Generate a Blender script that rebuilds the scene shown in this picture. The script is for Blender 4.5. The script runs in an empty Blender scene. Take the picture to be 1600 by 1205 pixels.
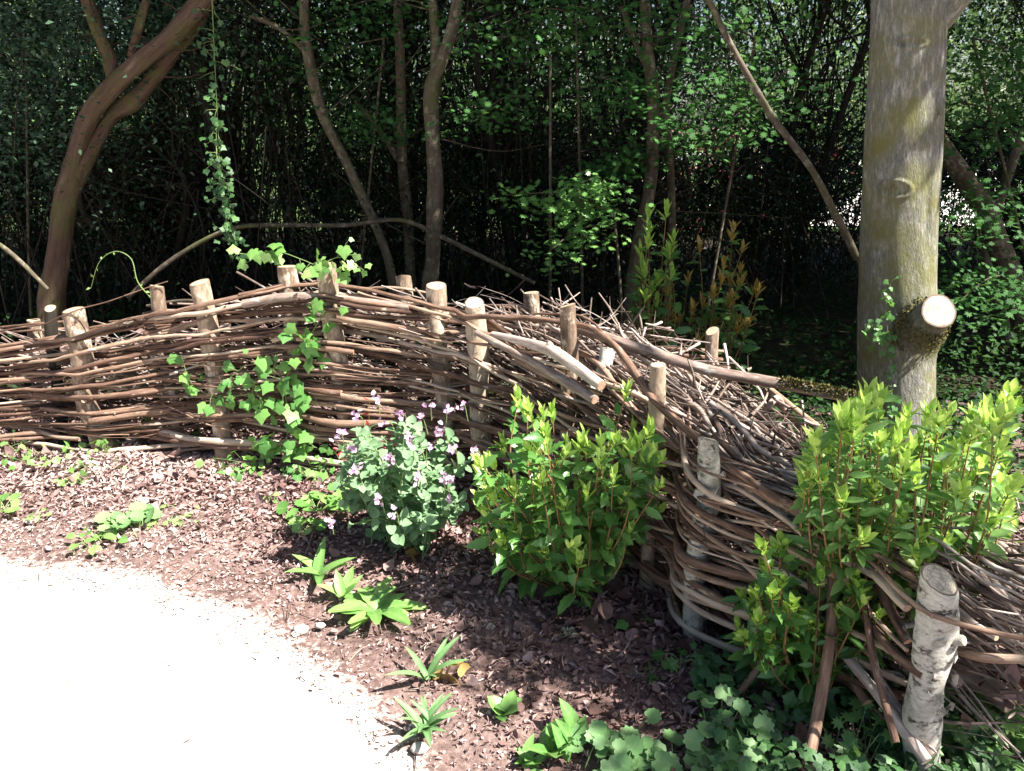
import bpy, math, random
import numpy as np
from mathutils import Vector
R = math.radians
rng = np.random.default_rng(7)
random.seed(7)
C = bpy.context.scene.collection
SC = bpy.context.scene

# ------------------------------------------------------------------ camera, sky, sun, exposure
FOC, PITCH, CAMZ = 1200.0, R(19), 1.6
SUN_EL, SUN_A = R(53), R(24)          # sun to the right, a little behind the viewer
cam_d = bpy.data.cameras.new('camera'); cam = bpy.data.objects.new('camera', cam_d); C.objects.link(cam)
cam.location = (0, 0, CAMZ); cam.rotation_euler = (math.pi/2-PITCH, 0, 0)
cam_d.sensor_fit = 'HORIZONTAL'; cam_d.sensor_width = 36; cam_d.lens = 36*FOC/1600
cam_d.clip_start = .05; cam_d.clip_end = 500
SC.camera = cam
w = bpy.data.worlds.new('World'); SC.world = w; w.use_nodes = True
nt = w.node_tree; nt.nodes.clear()
sky = nt.nodes.new('ShaderNodeTexSky'); sky.sky_type = 'NISHITA'; sky.sun_disc = False
sky.sun_elevation = SUN_EL; sky.sun_rotation = math.pi/2+SUN_A; sky.air_density = 1.0; sky.dust_density = 2.0
bg = nt.nodes.new('ShaderNodeBackground'); bg.inputs[1].default_value = .05
wo = nt.nodes.new('ShaderNodeOutputWorld'); nt.links.new(sky.outputs[0], bg.inputs[0]); nt.links.new(bg.outputs[0], wo.inputs[0])
sd = bpy.data.lights.new('sun', 'SUN'); sd.energy = 5.0; sd.angle = R(.5); sd.color = (1, .95, .88)
sun = bpy.data.objects.new('sun', sd); C.objects.link(sun)
SUND = Vector((math.cos(SUN_EL)*math.cos(SUN_A), -math.cos(SUN_EL)*math.sin(SUN_A), math.sin(SUN_EL)))
sun.rotation_euler = SUND.to_track_quat('Z', 'Y').to_euler(); sun.location = SUND*20
SC.view_settings.view_transform = 'Standard'; SC.view_settings.look = 'None'
SC.view_settings.exposure = 1.85; SC.view_settings.gamma = 1
SC.cycles.max_bounces = 7; SC.cycles.diffuse_bounces = 4; SC.cycles.glossy_bounces = 2; SC.cycles.transmission_bounces = 4

# ------------------------------------------------------------------ pixel helpers (photo pixels, 1600 wide)
CP, SP = math.cos(PITCH), math.sin(PITCH)
def ray(px, py):
    u, v = (px-800)/FOC, (602.5-py)/FOC
    return np.array([u, CP+v*SP, -SP+v*CP])
def G(px, py, z=0.0):                 # point at height z seen at the pixel
    d = ray(px, py); t = (z-CAMZ)/d[2]; return np.array([0, 0, CAMZ])+d*t
def Y(px, py, y):                     # point at distance y seen at the pixel
    d = ray(px, py); return np.array([0, 0, CAMZ])+d*(y/d[1])
def PX(p):
    p = np.atleast_2d(p); q = p-np.array([0, 0, CAMZ])
    dep = q[:, 1]*CP-q[:, 2]*SP; up = q[:, 1]*SP+q[:, 2]*CP
    return 800+FOC*q[:, 0]/dep, 602.5-FOC*up/dep

# ------------------------------------------------------------------ mesh building
def unit(v):
    v = np.asarray(v, float); n = np.linalg.norm(v, axis=-1, keepdims=True); return v/np.maximum(n, 1e-9)
def catmull(P, n):
    P = np.asarray(P, float)
    if len(P) == 2: return P[0]+(P[1]-P[0])*np.linspace(0, 1, n)[:, None]
    Q = np.vstack([2*P[0]-P[1], P, 2*P[-1]-P[-2]])
    t = np.linspace(0, len(P)-1-1e-6, n); i = t.astype(int); f = (t-i)[:, None]
    a, b, c, d = Q[i], Q[i+1], Q[i+2], Q[i+3]
    return .5*((2*b)+(-a+c)*f+(2*a-5*b+4*c-d)*f**2+(-a+3*b-3*c+d)*f**3)
class MB:
    def __init__(s): s.v=[]; s.t=[]; s.u=[]; s.f=[]; s.n=0
    def add(s, v, faces, tint=0., uvw=None, mat=0, smooth=True):
        v = np.asarray(v, float).reshape(-1, 3); n = len(v)
        s.v.append(v); s.t.append(np.broadcast_to(np.asarray(tint, float), (n,)).copy())
        s.u.append(v if uvw is None else np.asarray(uvw, float))
        for fa in (faces if isinstance(faces, list) else [faces]):
            s.f.append((np.asarray(fa, int)+s.n, mat, smooth))
        s.n += n
    def build(s, name, mats, parent=None):
        me = bpy.data.meshes.new(name); V = np.vstack(s.v)
        loops = np.concatenate([f.ravel() for f, m, sm in s.f])
        sizes = np.concatenate([np.full(len(f), f.shape[1]) for f, m, sm in s.f])
        mi = np.concatenate([np.full(len(f), m) for f, m, sm in s.f])
        sh = np.concatenate([np.full(len(f), sm) for f, m, sm in s.f])
        st = np.concatenate([[0], np.cumsum(sizes)[:-1]])
        me.vertices.add(len(V)); me.vertices.foreach_set('co', V.astype(np.float32).ravel())
        me.loops.add(len(loops)); me.loops.foreach_set('vertex_index', loops.astype(np.int32))
        me.polygons.add(len(sizes)); me.polygons.foreach_set('loop_start', st.astype(np.int32))
        me.polygons.foreach_set('material_index', mi.astype(np.int32))
        me.polygons.foreach_set('use_smooth', sh.astype(bool))
        a = me.attributes.new('tint', 'FLOAT', 'POINT'); a.data.foreach_set('value', np.concatenate(s.t).astype(np.float32))
        a = me.attributes.new('uvw', 'FLOAT_VECTOR', 'POINT'); a.data.foreach_set('vector', np.vstack(s.u).astype(np.float32).ravel())
        me.update(calc_edges=True)
        for m in (mats if isinstance(mats, list) else [mats]): me.materials.append(m)
        o = bpy.data.objects.new(name, me); C.objects.link(o)
        if parent is not None:
            o.parent = parent; q = parent; L = Vector((0, 0, 0))
            while q is not None: L += q.location; q = q.parent
            V2 = V-np.array(L); me.vertices.foreach_set('co', V2.astype(np.float32).ravel()); me.update()
        return o
    def tube(s, pts, rad, n=8, res=None, tint=0., cap=None, bump=0., oval=0., seed=None, raw=False):
        """rad: numbers at even steps along; cap: material index of the cut ends"""
        pts = np.asarray(pts, float)
        if res is None: res = max(len(pts)*3, 4)
        P = pts if raw else catmull(pts, res); m = len(P)
        rad = np.atleast_1d(rad).astype(float); r = np.interp(np.linspace(0, 1, m), np.linspace(0, 1, len(rad)), rad) if len(rad) > 1 else np.full(m, rad[0])
        T = unit(np.gradient(P, axis=0))
        up = np.array([0, 0, 1.]) if abs(T[0][2]) < .9 else np.array([1., 0, 0])
        A = np.zeros_like(P); a = unit(np.cross(T[0], up))
        for i in range(m):
            a = unit(a-T[i]*np.dot(a, T[i])); A[i] = a
        B = np.cross(T, A); th = np.linspace(0, 2*np.pi, n, endpoint=False)
        rr = r[:, None]*(1+0*th[None])
        if bump: 
            ph = rng.random(3)*6.28; L = np.linspace(0, m/6., m)[:, None]
            rr = rr*(1+bump*(.6*np.sin(2*th[None]+L*1.7+ph[0])+.5*np.sin(3*th[None]-L*2.3+ph[1])+.8*(rng.random((m, n))-.5)))
        V = P[:, None]+rr[..., None]*(np.cos(th)[None, :, None]*A[:, None]+np.sin(th)[None, :, None]*B[:, None])
        ln = np.concatenate([[0], np.cumsum(np.linalg.norm(np.diff(P, axis=0), axis=1))]); off = rng.random()*9
        rm = float(r.mean())
        U = np.stack([rm*np.cos(th)[None]+0*rr+off, rm*np.sin(th)[None]+0*rr, ln[:, None]+0*rr+off], -1)
        i = np.arange(m-1)[:, None]*n; j = np.arange(n)[None]; k = (np.arange(n)+1)[None] % n
        F = np.stack([i+j, i+k, i+n+k, i+n+j], -1).reshape(-1, 4)
        s.add(V.reshape(-1, 3), F, tint, U.reshape(-1, 3))
        if cap is not None:
            for e, rev in ((0, True), (m-1, False)):
                ring = V[e]; c = ring.mean(0); vv = np.vstack([ring, c]); q = (np.arange(n)+1) % n
                f = np.stack([np.arange(n), q, np.full(n, n)], -1)
                if rev: f = f[:, ::-1]
                uu = np.vstack([np.stack([r[e]*np.cos(th), r[e]*np.sin(th), 0*th], -1), [[0, 0, 0]]])/max(r[e], 1e-6)
                s.add(vv, f, tint, uu, mat=cap, smooth=False)
        return P
    def leaves(s, tpl, pos, ax, nrm, size, tint, mat=0, wide=None):
        """place a leaf template: ax = direction of the leaf, nrm = the way its face looks"""
        tv, tf = tpl; N = len(pos); pos = np.asarray(pos, float)
        ax = unit(ax); nrm = np.asarray(nrm, float)+1e-4
        nrm = unit(nrm-ax*np.sum(ax*nrm, -1, keepdims=True)); sd = np.cross(ax, nrm)
        size = np.broadcast_to(np.asarray(size, float), (N,)); wd = size if wide is None else size*wide
        V = pos[:, None]+sd[:, None]*tv[None, :, 0:1]*wd[:, None, None]+ax[:, None]*tv[None, :, 1:2]*size[:, None, None]+nrm[:, None]*tv[None, :, 2:3]*size[:, None, None]
        k = len(tv); offs = (np.arange(N)*k)[:, None, None]
        fs = [(f[None]+offs).reshape(-1, f.shape[1]) for f in (tf if isinstance(tf, list) else [tf])]
        tt = np.repeat(np.broadcast_to(np.asarray(tint, float), (N,)), k)
        uu = np.broadcast_to(tv[None], (N, k, 3)).copy(); uu[..., 2] = (np.arange(N)*.37 % 50)[:, None]
        s.add(V.reshape(-1, 3), fs, tt, uu.reshape(-1, 3), mat)

def rv(n):                              # random unit vectors
    return unit(rng.normal(size=(n, 3)))

# leaf templates: x across, y along, z out of the face
def strip(width, m=6, fold=.25, curl=.15, serr=0.):
    v = []; ys = np.linspace(0, 1, m+1)
    for j, y in enumerate(ys):
        wv = width(y)*(1+(serr if j % 2 else -serr)); z = -curl*y*y
        v += [(-wv, y, z+fold*wv), (0, y, z), (wv, y, z+fold*wv)]
    f = []
    for j in range(m):
        a = j*3; f += [(a, a+1, a+4, a+3), (a+1, a+2, a+5, a+4)]
    return np.array(v, float), np.array(f)
lance = strip(lambda y: .17*math.sin(math.pi*min(1, y**.85))**.8+.004, 6, .35, .12)
bay = strip(lambda y: .21*math.sin(math.pi*y**.8)**.75+.004, 9, .3, .2, .13)
oval = strip(lambda y: .36*math.sin(math.pi*y**.75)**.6+.004, 6, .3, .22)
strap = strip(lambda y: .085*math.sin(math.pi*(.12+.88*y**.8))**.6+.002, 7, .5, .45)
spoon = strip(lambda y: .045+.125*math.sin(math.pi*min(1, max(0, (y-.12)/.9))**.9)**.8*(1 if y < .999 else .3), 8, .3, .5, .08)
young = strip(lambda y: .16*math.sin(math.pi*y**.9)**.8+.003, 4, .6, -.12)
def fan(outline, cup=.12, c=(0, .3)):
    o = [(x, y, 0) for x, y in outline]; o = np.array(o, float)
    d = np.hypot(o[:, 0]-c[0], o[:, 1]-c[1]); o[:, 2] = cup*(d**1.5)-.04*np.arange(len(o)) % 2*0
    o[:, 2] += np.where(np.arange(len(o)) % 2, .03, -.0)*.6
    v = np.vstack([o, [[c[0], c[1], 0]]]); n = len(outline); q = (np.arange(n)+1) % n
    return v, np.stack([np.arange(n), q, np.full(n, n)], -1)
ivy = fan([(0, .02), (.17, -.12), (.38, -.08), (.43, .1), (.6, .36), (.38, .5), (.2, .7), (0, .98), (-.2, .7), (-.38, .5), (-.6, .36), (-.43, .1), (-.38, -.08), (-.17, -.12)], -.22)
mallow = fan([(0, 0), (.2, -.14), (.42, -.12), (.5, .08), (.62, .22), (.56, .42), (.6, .6), (.42, .68), (.36, .88), (.14, .84), (0, .98), (-.14, .84), (-.36, .88), (-.42, .68), (-.6, .6), (-.56, .42), (-.62, .22), (-.5, .08), (-.42, -.12), (-.2, -.14)], .25)
haw = fan([(0, 0), (.1, .2), (.36, .2), (.2, .38), (.48, .5), (.22, .6), (.3, .85), (.08, .78), (0, 1), (-.08, .78), (-.3, .85), (-.22, .6), (-.48, .5), (-.2, .38), (-.36, .2), (-.1, .2)], -.1, (0, .5))
rhomb = (np.array([(0, 0, 0), (.3, .45, .09), (0, 1, -.05), (-.3, .45, .09)], float), np.array([(0, 1, 2), (0, 2, 3)]))
flake = (np.array([(-.5, 0, .1), (.1, -.35, 0), (.5, .1, .16), (.05, .4, 0), (0, 0, -.1)], float), np.array([(0, 1, 4), (1, 2, 4), (2, 3, 4), (3, 0, 4)]))
dry = fan([(0, 0), (.22, .1), (.4, .35), (.3, .6), (.15, .8), (0, 1), (-.2, .85), (-.3, .55), (-.42, .3), (-.2, .05)], .5, (0, .45))

# ------------------------------------------------------------------ materials
def nodes(name):
    m = bpy.data.materials.new(name); m.use_nodes = True; t = m.node_tree; t.nodes.clear()
    out = t.nodes.new('ShaderNodeOutputMaterial')
    def N(k, **kw):
        n = t.nodes.new(k)
        for a, b in kw.items(): setattr(n, a, b)
        return n
    return m, t, out, N
def ramp(N, stops, interp='LINEAR'):
    r = N('ShaderNodeValToRGB'); e = r.color_ramp; e.interpolation = interp
    while len(e.elements) < len(stops): e.elements.new(.5)
    for el, (p, c) in zip(e.elements, stops): el.position = p; el.color = (*c, 1)
    return r
def attr(N, name):
    a = N('ShaderNodeAttribute'); a.attribute_name = name; return a
def mix(N, t, fac, a, b, mode='MIX'):
    x = N('ShaderNodeMix', data_type='RGBA', blend_type=mode)
    for s, v in ((0, fac), (6, a), (7, b)):
        if hasattr(v, 'is_linked') or isinstance(v, bpy.types.NodeSocket): t.links.new(v, x.inputs[s])
        elif s == 0: x.inputs[0].default_value = v
        else: x.inputs[s].default_value = (*v, 1)
    return x.outputs[2]
def bark(name, stops, grain=60, stretch=.25, moss=None, mossamt=.5, blotch=None, blotch_at=(.52, .6), bscale=14, rough=.85, bump=.6, bstretch=1., bdist=.004):
    m, t, out, N = nodes(name); L = t.links.new
    a = attr(N, 'uvw'); mp = N('ShaderNodeMapping'); mp.inputs['Scale'].default_value = (1, 1, stretch); L(a.outputs['Vector'], mp.inputs[0])
    n1 = N('ShaderNodeTexNoise'); n1.inputs['Scale'].default_value = grain; n1.inputs['Detail'].default_value = 8; n1.inputs['Roughness'].default_value = .7; L(mp.outputs[0], n1.inputs[0])
    ti = attr(N, 'tint'); ma = N('ShaderNodeMath', operation='MULTIPLY_ADD'); L(n1.outputs[0], ma.inputs[0]); ma.inputs[1].default_value = 1.3
    sub = N('ShaderNodeMath', operation='MULTIPLY_ADD'); L(ti.outputs['Fac'], sub.inputs[0]); sub.inputs[1].default_value = .9; sub.inputs[2].default_value = -.6
    L(sub.outputs[0], ma.inputs[2])
    r = ramp(N, stops); L(ma.outputs[0], r.inputs[0]); col = r.outputs[0]
    if blotch:
        mp2 = N('ShaderNodeMapping'); mp2.inputs['Scale'].default_value = (1, 1, bstretch); L(a.outputs['Vector'], mp2.inputs[0])
        n2 = N('ShaderNodeTexNoise'); n2.inputs['Scale'].default_value = bscale; n2.inputs['Detail'].default_value = 9; n2.inputs['Roughness'].default_value = .72; L(mp2.outputs[0], n2.inputs[0])
        r2 = ramp(N, [(blotch_at[0], (0, 0, 0)), (blotch_at[1], (1, 1, 1))]); L(n2.outputs[0], r2.inputs[0])
        col = mix(N, t, r2.outputs[0], col, blotch)
    if moss:
        tc = N('ShaderNodeTexCoord'); n3 = N('ShaderNodeTexNoise'); n3.inputs['Scale'].default_value = 5; n3.inputs['Detail'].default_value = 8; n3.inputs['Roughness'].default_value = .65; L(tc.outputs['Object'], n3.inputs[0])
        r3 = ramp(N, [(1-mossamt-.12, (0, 0, 0)), (1-mossamt+.12, (1, 1, 1))]); L(n3.outputs[0], r3.inputs[0])
        col = mix(N, t, r3.outputs[0], col, moss)
    b = N('ShaderNodeBsdfPrincipled'); b.inputs['Roughness'].default_value = rough; b.inputs['Specular IOR Level'].default_value = .3; L(col, b.inputs[0])
    bu = N('ShaderNodeBump'); bu.inputs['Strength'].default_value = bump; bu.inputs['Distance'].default_value = bdist; L(n1.outputs[0], bu.inputs['Height']); L(bu.outputs[0], b.inputs['Normal'])
    L(b.outputs[0], out.inputs[0]); return m
def cutwood(name, c1, c2):
    m, t, out, N = nodes(name); L = t.links.new
    a = attr(N, 'uvw'); ln = N('ShaderNodeVectorMath', operation='LENGTH'); L(a.outputs['Vector'], ln.inputs[0])
    n = N('ShaderNodeTexNoise'); n.inputs['Scale'].default_value = 3; n.inputs['Detail'].default_value = 6; L(a.outputs['Vector'], n.inputs[0])
    ad = N('ShaderNodeMath', operation='MULTIPLY_ADD'); L(n.outputs[0], ad.inputs[0]); ad.inputs[1].default_value = .35; L(ln.outputs['Value'], ad.inputs[2])
    si = N('ShaderNodeMath', operation='MULTIPLY'); L(ad.outputs[0], si.inputs[0]); si.inputs[1].default_value = 45
    s2 = N('ShaderNodeMath', operation='SINE'); L(si.outputs[0], s2.inputs[0])
    mm = N('ShaderNodeMapRange'); L(s2.outputs[0], mm.inputs[0]); mm.inputs[1].default_value = -1
    col = mix(N, t, mm.outputs[0], c1, c2)
    n2 = N('ShaderNodeTexNoise'); n2.inputs['Scale'].default_value = 2.2; n2.inputs['Detail'].default_value = 5; L(a.outputs['Vector'], n2.inputs[0])
    r2 = ramp(N, [(.45, (0, 0, 0)), (.7, (1, 1, 1))]); L(n2.outputs[0], r2.inputs[0])
    col = mix(N, t, r2.outputs[0], col, tuple(.55*x for x in c1))
    wv = N('ShaderNodeTexNoise'); wv.inputs['Scale'].default_value = 1.4; wv.inputs['Detail'].default_value = 3; L(a.outputs['Vector'], wv.inputs[0])
    vo = N('ShaderNodeTexVoronoi', feature='DISTANCE_TO_EDGE'); vo.inputs['Scale'].default_value = 1.9; L(a.outputs['Vector'], vo.inputs[0])
    r3 = ramp(N, [(0, (1, 1, 1)), (.035, (0, 0, 0))]); L(vo.outputs[0], r3.inputs[0]); col = mix(N, t, r3.outputs[0], col, tuple(.3*x for x in c1))
    r4 = ramp(N, [(.86, (0, 0, 0)), (.92, (1, 1, 1))]); L(ln.outputs['Value'], r4.inputs[0]); col = mix(N, t, r4.outputs[0], col, (.14, .1, .07))
    b = N('ShaderNodeBsdfPrincipled'); b.inputs['Roughness'].default_value = .8; L(col, b.inputs[0]); L(b.outputs[0], out.inputs[0]); return m
def leafm(name, stops, trans=.35, rough=.45, tcol=None, vein=None, spec=.5):
    m, t, out, N = nodes(name); L = t.links.new
    ti = attr(N, 'tint'); tc = N('ShaderNodeTexCoord'); n = N('ShaderNodeTexNoise'); n.inputs['Scale'].default_value = 40; n.inputs['Detail'].default_value = 3; L(tc.outputs['Object'], n.inputs[0])
    ad = N('ShaderNodeMath', operation='MULTIPLY_ADD'); L(n.outputs[0], ad.inputs[0]); ad.inputs[1].default_value = .35
    sb = N('ShaderNodeMath', operation='SUBTRACT'); L(ti.outputs['Fac'], sb.inputs[0]); sb.inputs[1].default_value = .17; L(sb.outputs[0], ad.inputs[2])
    r = ramp(N, stops); L(ad.outputs[0], r.inputs[0]); col = r.outputs[0]
    if vein:
        a = attr(N, 'uvw'); sx = N('ShaderNodeSeparateXYZ'); L(a.outputs['Vector'], sx.inputs[0])
        ab = N('ShaderNodeMath', operation='ABSOLUTE'); L(sx.outputs[0], ab.inputs[0])
        mr = N('ShaderNodeMapRange'); L(ab.outputs[0], mr.inputs[0]); mr.inputs[1].default_value = .0; mr.inputs[2].default_value = .05; mr.inputs[3].default_value = .6; mr.inputs[4].default_value = 0
        # side veins
        vy = N('ShaderNodeMath', operation='MULTIPLY_ADD'); L(ab.outputs[0], vy.inputs[0]); vy.inputs[1].default_value = -.9; L(sx.outputs[1], vy.inputs[2])
        sn = N('ShaderNodeMath', operation='MULTIPLY'); L(vy.outputs[0], sn.inputs[0]); sn.inputs[1].default_value = 45
        s3 = N('ShaderNodeMath', operation='SINE'); L(sn.outputs[0], s3.inputs[0])
        m3 = N('ShaderNodeMapRange'); L(s3.outputs[0], m3.inputs[0]); m3.inputs[1].default_value = .75; m3.inputs[2].default_value = 1; m3.inputs[4].default_value = .35
        mx = N('ShaderNodeMath', operation='MAXIMUM'); L(mr.outputs[0], mx.inputs[0]); L(m3.outputs[0], mx.inputs[1])
        col = mix(N, t, mx.outputs[0], col, vein)
    b = N('ShaderNodeBsdfPrincipled'); b.inputs['Roughness'].default_value = rough; b.inputs['Specular IOR Level'].default_value = spec; L(col, b.inputs[0])
    bu = N('ShaderNodeBump'); bu.inputs['Strength'].default_value = .5; bu.inputs['Distance'].default_value = .004; L(n.outputs[0], bu.inputs['Height']); L(bu.outputs[0], b.inputs['Normal'])
    tr = N('ShaderNodeBsdfTranslucent')
    if tcol: tr.inputs[0].default_value = (*tcol, 1); L(mix(N, t, .5, col, tcol), tr.inputs[0])
    else: L(col, tr.inputs[0])
    ms = N('ShaderNodeMixShader'); ms.inputs[0].default_value = trans; L(b.outputs[0], ms.inputs[1]); L(tr.outputs[0], ms.inputs[2]); L(ms.outputs[0], out.inputs[0]); return m
def groundm(name, stops, scale=30, stops2=None, rough=.95, bump=.8, fleck=None, dist=.01):
    m, t, out, N = nodes(name); L = t.links.new
    tc = N('ShaderNodeTexCoord'); n = N('ShaderNodeTexNoise'); n.inputs['Scale'].default_value = scale; n.inputs['Detail'].default_value = 10; n.inputs['Roughness'].default_value = .75; L(tc.outputs['Object'], n.inputs[0])
    r = ramp(N, stops); L(n.outputs[0], r.inputs[0]); col = r.outputs[0]
    if stops2:
        n4 = N('ShaderNodeTexNoise'); n4.inputs['Scale'].default_value = 2.2; n4.inputs['Detail'].default_value = 6; L(tc.outputs['Object'], n4.inputs[0])
        r4 = ramp(N, [(.42, (0, 0, 0)), (.6, (1, 1, 1))]); L(n4.outputs[0], r4.inputs[0]); r5 = ramp(N, stops2); L(n.outputs[0], r5.inputs[0])
        col = mix(N, t, r4.outputs[0], col, r5.outputs[0])
    if fleck:
        ti = attr(N, 'tint'); n6 = N('ShaderNodeTexNoise'); n6.inputs['Scale'].default_value = 45; n6.inputs['Detail'].default_value = 8; L(tc.outputs['Object'], n6.inputs[0])
        s6 = N('ShaderNodeMath', operation='ADD'); L(n6.outputs[0], s6.inputs[0]); L(ti.outputs['Fac'], s6.inputs[1])
        r6 = ramp(N, [(.75, (0, 0, 0)), (1.05, (1, 1, 1))]); s7 = N('ShaderNodeMath', operation='MULTIPLY'); L(s6.outputs[0], s7.inputs[0]); s7.inputs[1].default_value = 1.0; L(s7.outputs[0], r6.inputs[0])
        col = mix(N, t, r6.outputs[0], col, fleck)
    b = N('ShaderNodeBsdfPrincipled'); b.inputs['Roughness'].default_value = rough; b.inputs['Specular IOR Level'].default_value = .2; L(col, b.inputs[0])
    bu = N('ShaderNodeBump'); bu.inputs['Strength'].default_value = bump; bu.inputs['Distance'].default_value = dist; L(n.outputs[0], bu.inputs['Height']); L(bu.outputs[0], b.inputs['Normal'])
    L(b.outputs[0], out.inputs[0]); return m

M = {}
M['soil'] = groundm('soil', [(.3, (.045, .027, .024)), (.5, (.15, .096, .085)), (.7, (.32, .235, .21))], 45, [(.3, (.09, .055, .048)), (.5, (.2, .135, .12)), (.75, (.4, .31, .28))], fleck=(.5, .41, .37))
M['wood_floor'] = groundm('wood_floor', [(.3, (0.009, 0.0081, 0.0054)), (.5, (0.027, 0.0225, 0.0135)), (.75, (0.0585, 0.0495, 0.027))], 12)  # floor colour darkened to deepen the shade of the wood
M['gravel'] = groundm('gravel', [(.3, (.5, .47, .42)), (.45, (.68, .65, .6)), (.7, (.8, .78, .74))], 90, bump=.5, dist=.004)
M['lawn'] = groundm('lawn', [(.3, (.035, .06, .018)), (.5, (.07, .11, .035)), (.7, (.14, .17, .07))], 3)
M['rod'] = bark('rod_bark', [(0, (.03, .016, .011)), (.35, (.115, .064, .044)), (.65, (.27, .175, .122)), (1, (.53, .42, .32))], 90, .12, blotch=(.42, .36, .27), blotch_at=(.6, .68), bscale=26, bump=.7, bstretch=.35)
M['stake'] = bark('stake_bark', [(0, (.05, .032, .022)), (.4, (.17, .115, .08)), (.75, (.34, .26, .19)), (1, (.5, .41, .32))], 70, .3, blotch=(.55, .47, .36), blotch_at=(.52, .6), bscale=16, bump=.8, bstretch=.6)
M['birch'] = bark('birch_bark', [(0, (.13, .11, .085)), (.3, (.34, .31, .25)), (.6, (.56, .54, .47)), (1, (.7, .69, .64))], 60, 1.6, moss=(.24, .24, .2), mossamt=.38, blotch=(.07, .058, .042), blotch_at=(.53, .61), bscale=20, bump=.8, bstretch=1.7, bdist=.004)
M['pale'] = bark('pale_bark', [(0, (.16, .11, .075)), (.4, (.33, .25, .18)), (.75, (.52, .44, .34)), (1, (.62, .55, .46))], 50, .5, blotch=(.14, .1, .07), blotch_at=(.56, .64), bscale=24, bump=.8, bstretch=.8)
M['brush'] = bark('brush_bark', [(0, (.035, .023, .018)), (.35, (.12, .083, .066)), (.65, (.27, .205, .17)), (1, (.52, .44, .39))], 80, .15, blotch=(.4, .38, .34), blotch_at=(.55, .65), bscale=22, bump=.6, bstretch=.4)
M['cut'] = cutwood('cut_end', (.45, .3, .19), (.6, .45, .31))
M['cutred'] = cutwood('cut_end_red', (.5, .26, .18), (.62, .4, .28))
M['cutpale'] = cutwood('cut_end_pale', (.46, .38, .28), (.62, .54, .42))
M['beech'] = bark('beech_bark', [(0, (.055, .056, .045)), (.4, (.13, .13, .11)), (.7, (.235, .235, .21)), (1, (.38, .38, .345))], 95, .35, moss=(.17, .165, .06), mossamt=.47, blotch=(.4, .385, .34), blotch_at=(.5, .62), bscale=42, bump=1, bstretch=.35, bdist=.012)
M['redtrunk'] = bark('red_bark', [(0, (0.021, 0.012, 0.0084)), (.5, (0.072, 0.042, 0.0288)), (1, (0.144, 0.093, 0.066))], 30, .15, moss=(0.078, 0.084, 0.018), mossamt=.42, bump=1, bdist=.02)  # bark colour darkened in place of dimmer light under the trees
M['trunk'] = bark('grey_brown_bark', [(0, (0.024, 0.018, 0.0132)), (.5, (0.072, 0.0552, 0.0384)), (1, (0.156, 0.126, 0.09))], 40, .25, moss=(0.072, 0.078, 0.024), mossamt=.4, blotch=(0.18, 0.162, 0.12), bscale=20, bump=.8)  # shade of the wood put into the bark colour
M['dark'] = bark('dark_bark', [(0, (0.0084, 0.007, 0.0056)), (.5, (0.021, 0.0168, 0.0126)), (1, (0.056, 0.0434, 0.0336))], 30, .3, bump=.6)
M['mossy'] = bark('mossy_bark', [(0, (.06, .06, .02)), (.5, (.16, .15, .04)), (1, (.3, .26, .08))], 120, 1, bump=1, bdist=.006)
M['stem'] = bark('stem', [(0, (.07, .04, .02)), (.5, (.19, .11, .05)), (1, (.34, .19, .08))], 60, .3, bump=.2)
M['gstem'] = bark('green_stem', [(0, (.08, .12, .04)), (.5, (.16, .24, .08)), (1, (.3, .38, .16))], 60, .3, bump=.2)
M['bay'] = leafm('bay_leaf', [(0, (.03, .1, .025)), (.5, (.08, .22, .05)), (1, (.18, .38, .09))], .35, .3, (.2, .38, .04), vein=(.16, .27, .08))
M['bayyoung'] = leafm('young_bay_leaf', [(0, (.24, .46, .08)), (.5, (.42, .66, .14)), (1, (.62, .8, .26))], .5, .35, (.45, .6, .06))
M['bronze'] = leafm('bronze_leaf', [(0, (.2, .14, .03)), (.5, (.4, .26, .06)), (1, (.5, .42, .1))], .4, .4)
M['sage'] = leafm('soft_leaf', [(0, (.11, .21, .1)), (.5, (.19, .32, .17)), (1, (.31, .44, .26))], .3, .6, (.2, .35, .1), vein=(.2, .34, .16), spec=.25)
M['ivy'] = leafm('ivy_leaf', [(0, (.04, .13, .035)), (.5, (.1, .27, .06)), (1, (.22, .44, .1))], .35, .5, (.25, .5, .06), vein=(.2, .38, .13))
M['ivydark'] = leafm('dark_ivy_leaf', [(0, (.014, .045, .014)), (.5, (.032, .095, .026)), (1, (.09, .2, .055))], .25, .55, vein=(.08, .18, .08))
M['lime'] = leafm('lime_leaf', [(0, (.07, .2, .04)), (.5, (.17, .36, .09)), (1, (.34, .52, .17))], .35, .45, (.3, .5, .05), vein=(.3, .46, .14))
M['mallow'] = leafm('mallow_leaf', [(0, (.1, .22, .08)), (.5, (.17, .34, .12)), (1, (.27, .45, .18))], .35, .55, vein=(.26, .42, .18))
M['herb'] = leafm('herb_leaf', [(0, (.06, .17, .04)), (.5, (.13, .3, .07)), (1, (.25, .44, .12))], .38, .4, vein=(.26, .42, .14))
M['wood1'] = leafm('wood_leaf_dark', [(0, (0.0037, 0.0136, 0.005)), (.5, (0.0087, 0.0285, 0.0087)), (1, (0.0186, 0.0527, 0.0136))], .22, .42, (0.031, 0.0806, 0.0124))  # leaf colour darkened, standing in for deeper shade in the wood
M['wood2'] = leafm('wood_leaf_green', [(0, (.009, .03, .008)), (.5, (.02, .062, .014)), (1, (.045, .11, .022))], .3, .62, (.055, .13, .011), spec=.2)  # also darkened, part of the wood's shade is in this colour
M['wood3'] = leafm('spray_leaf', [(0, (.014, .048, .014)), (.5, (.03, .095, .026)), (1, (.06, .16, .04))], .32, .62, (.08, .2, .02), spec=.2)
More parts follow.
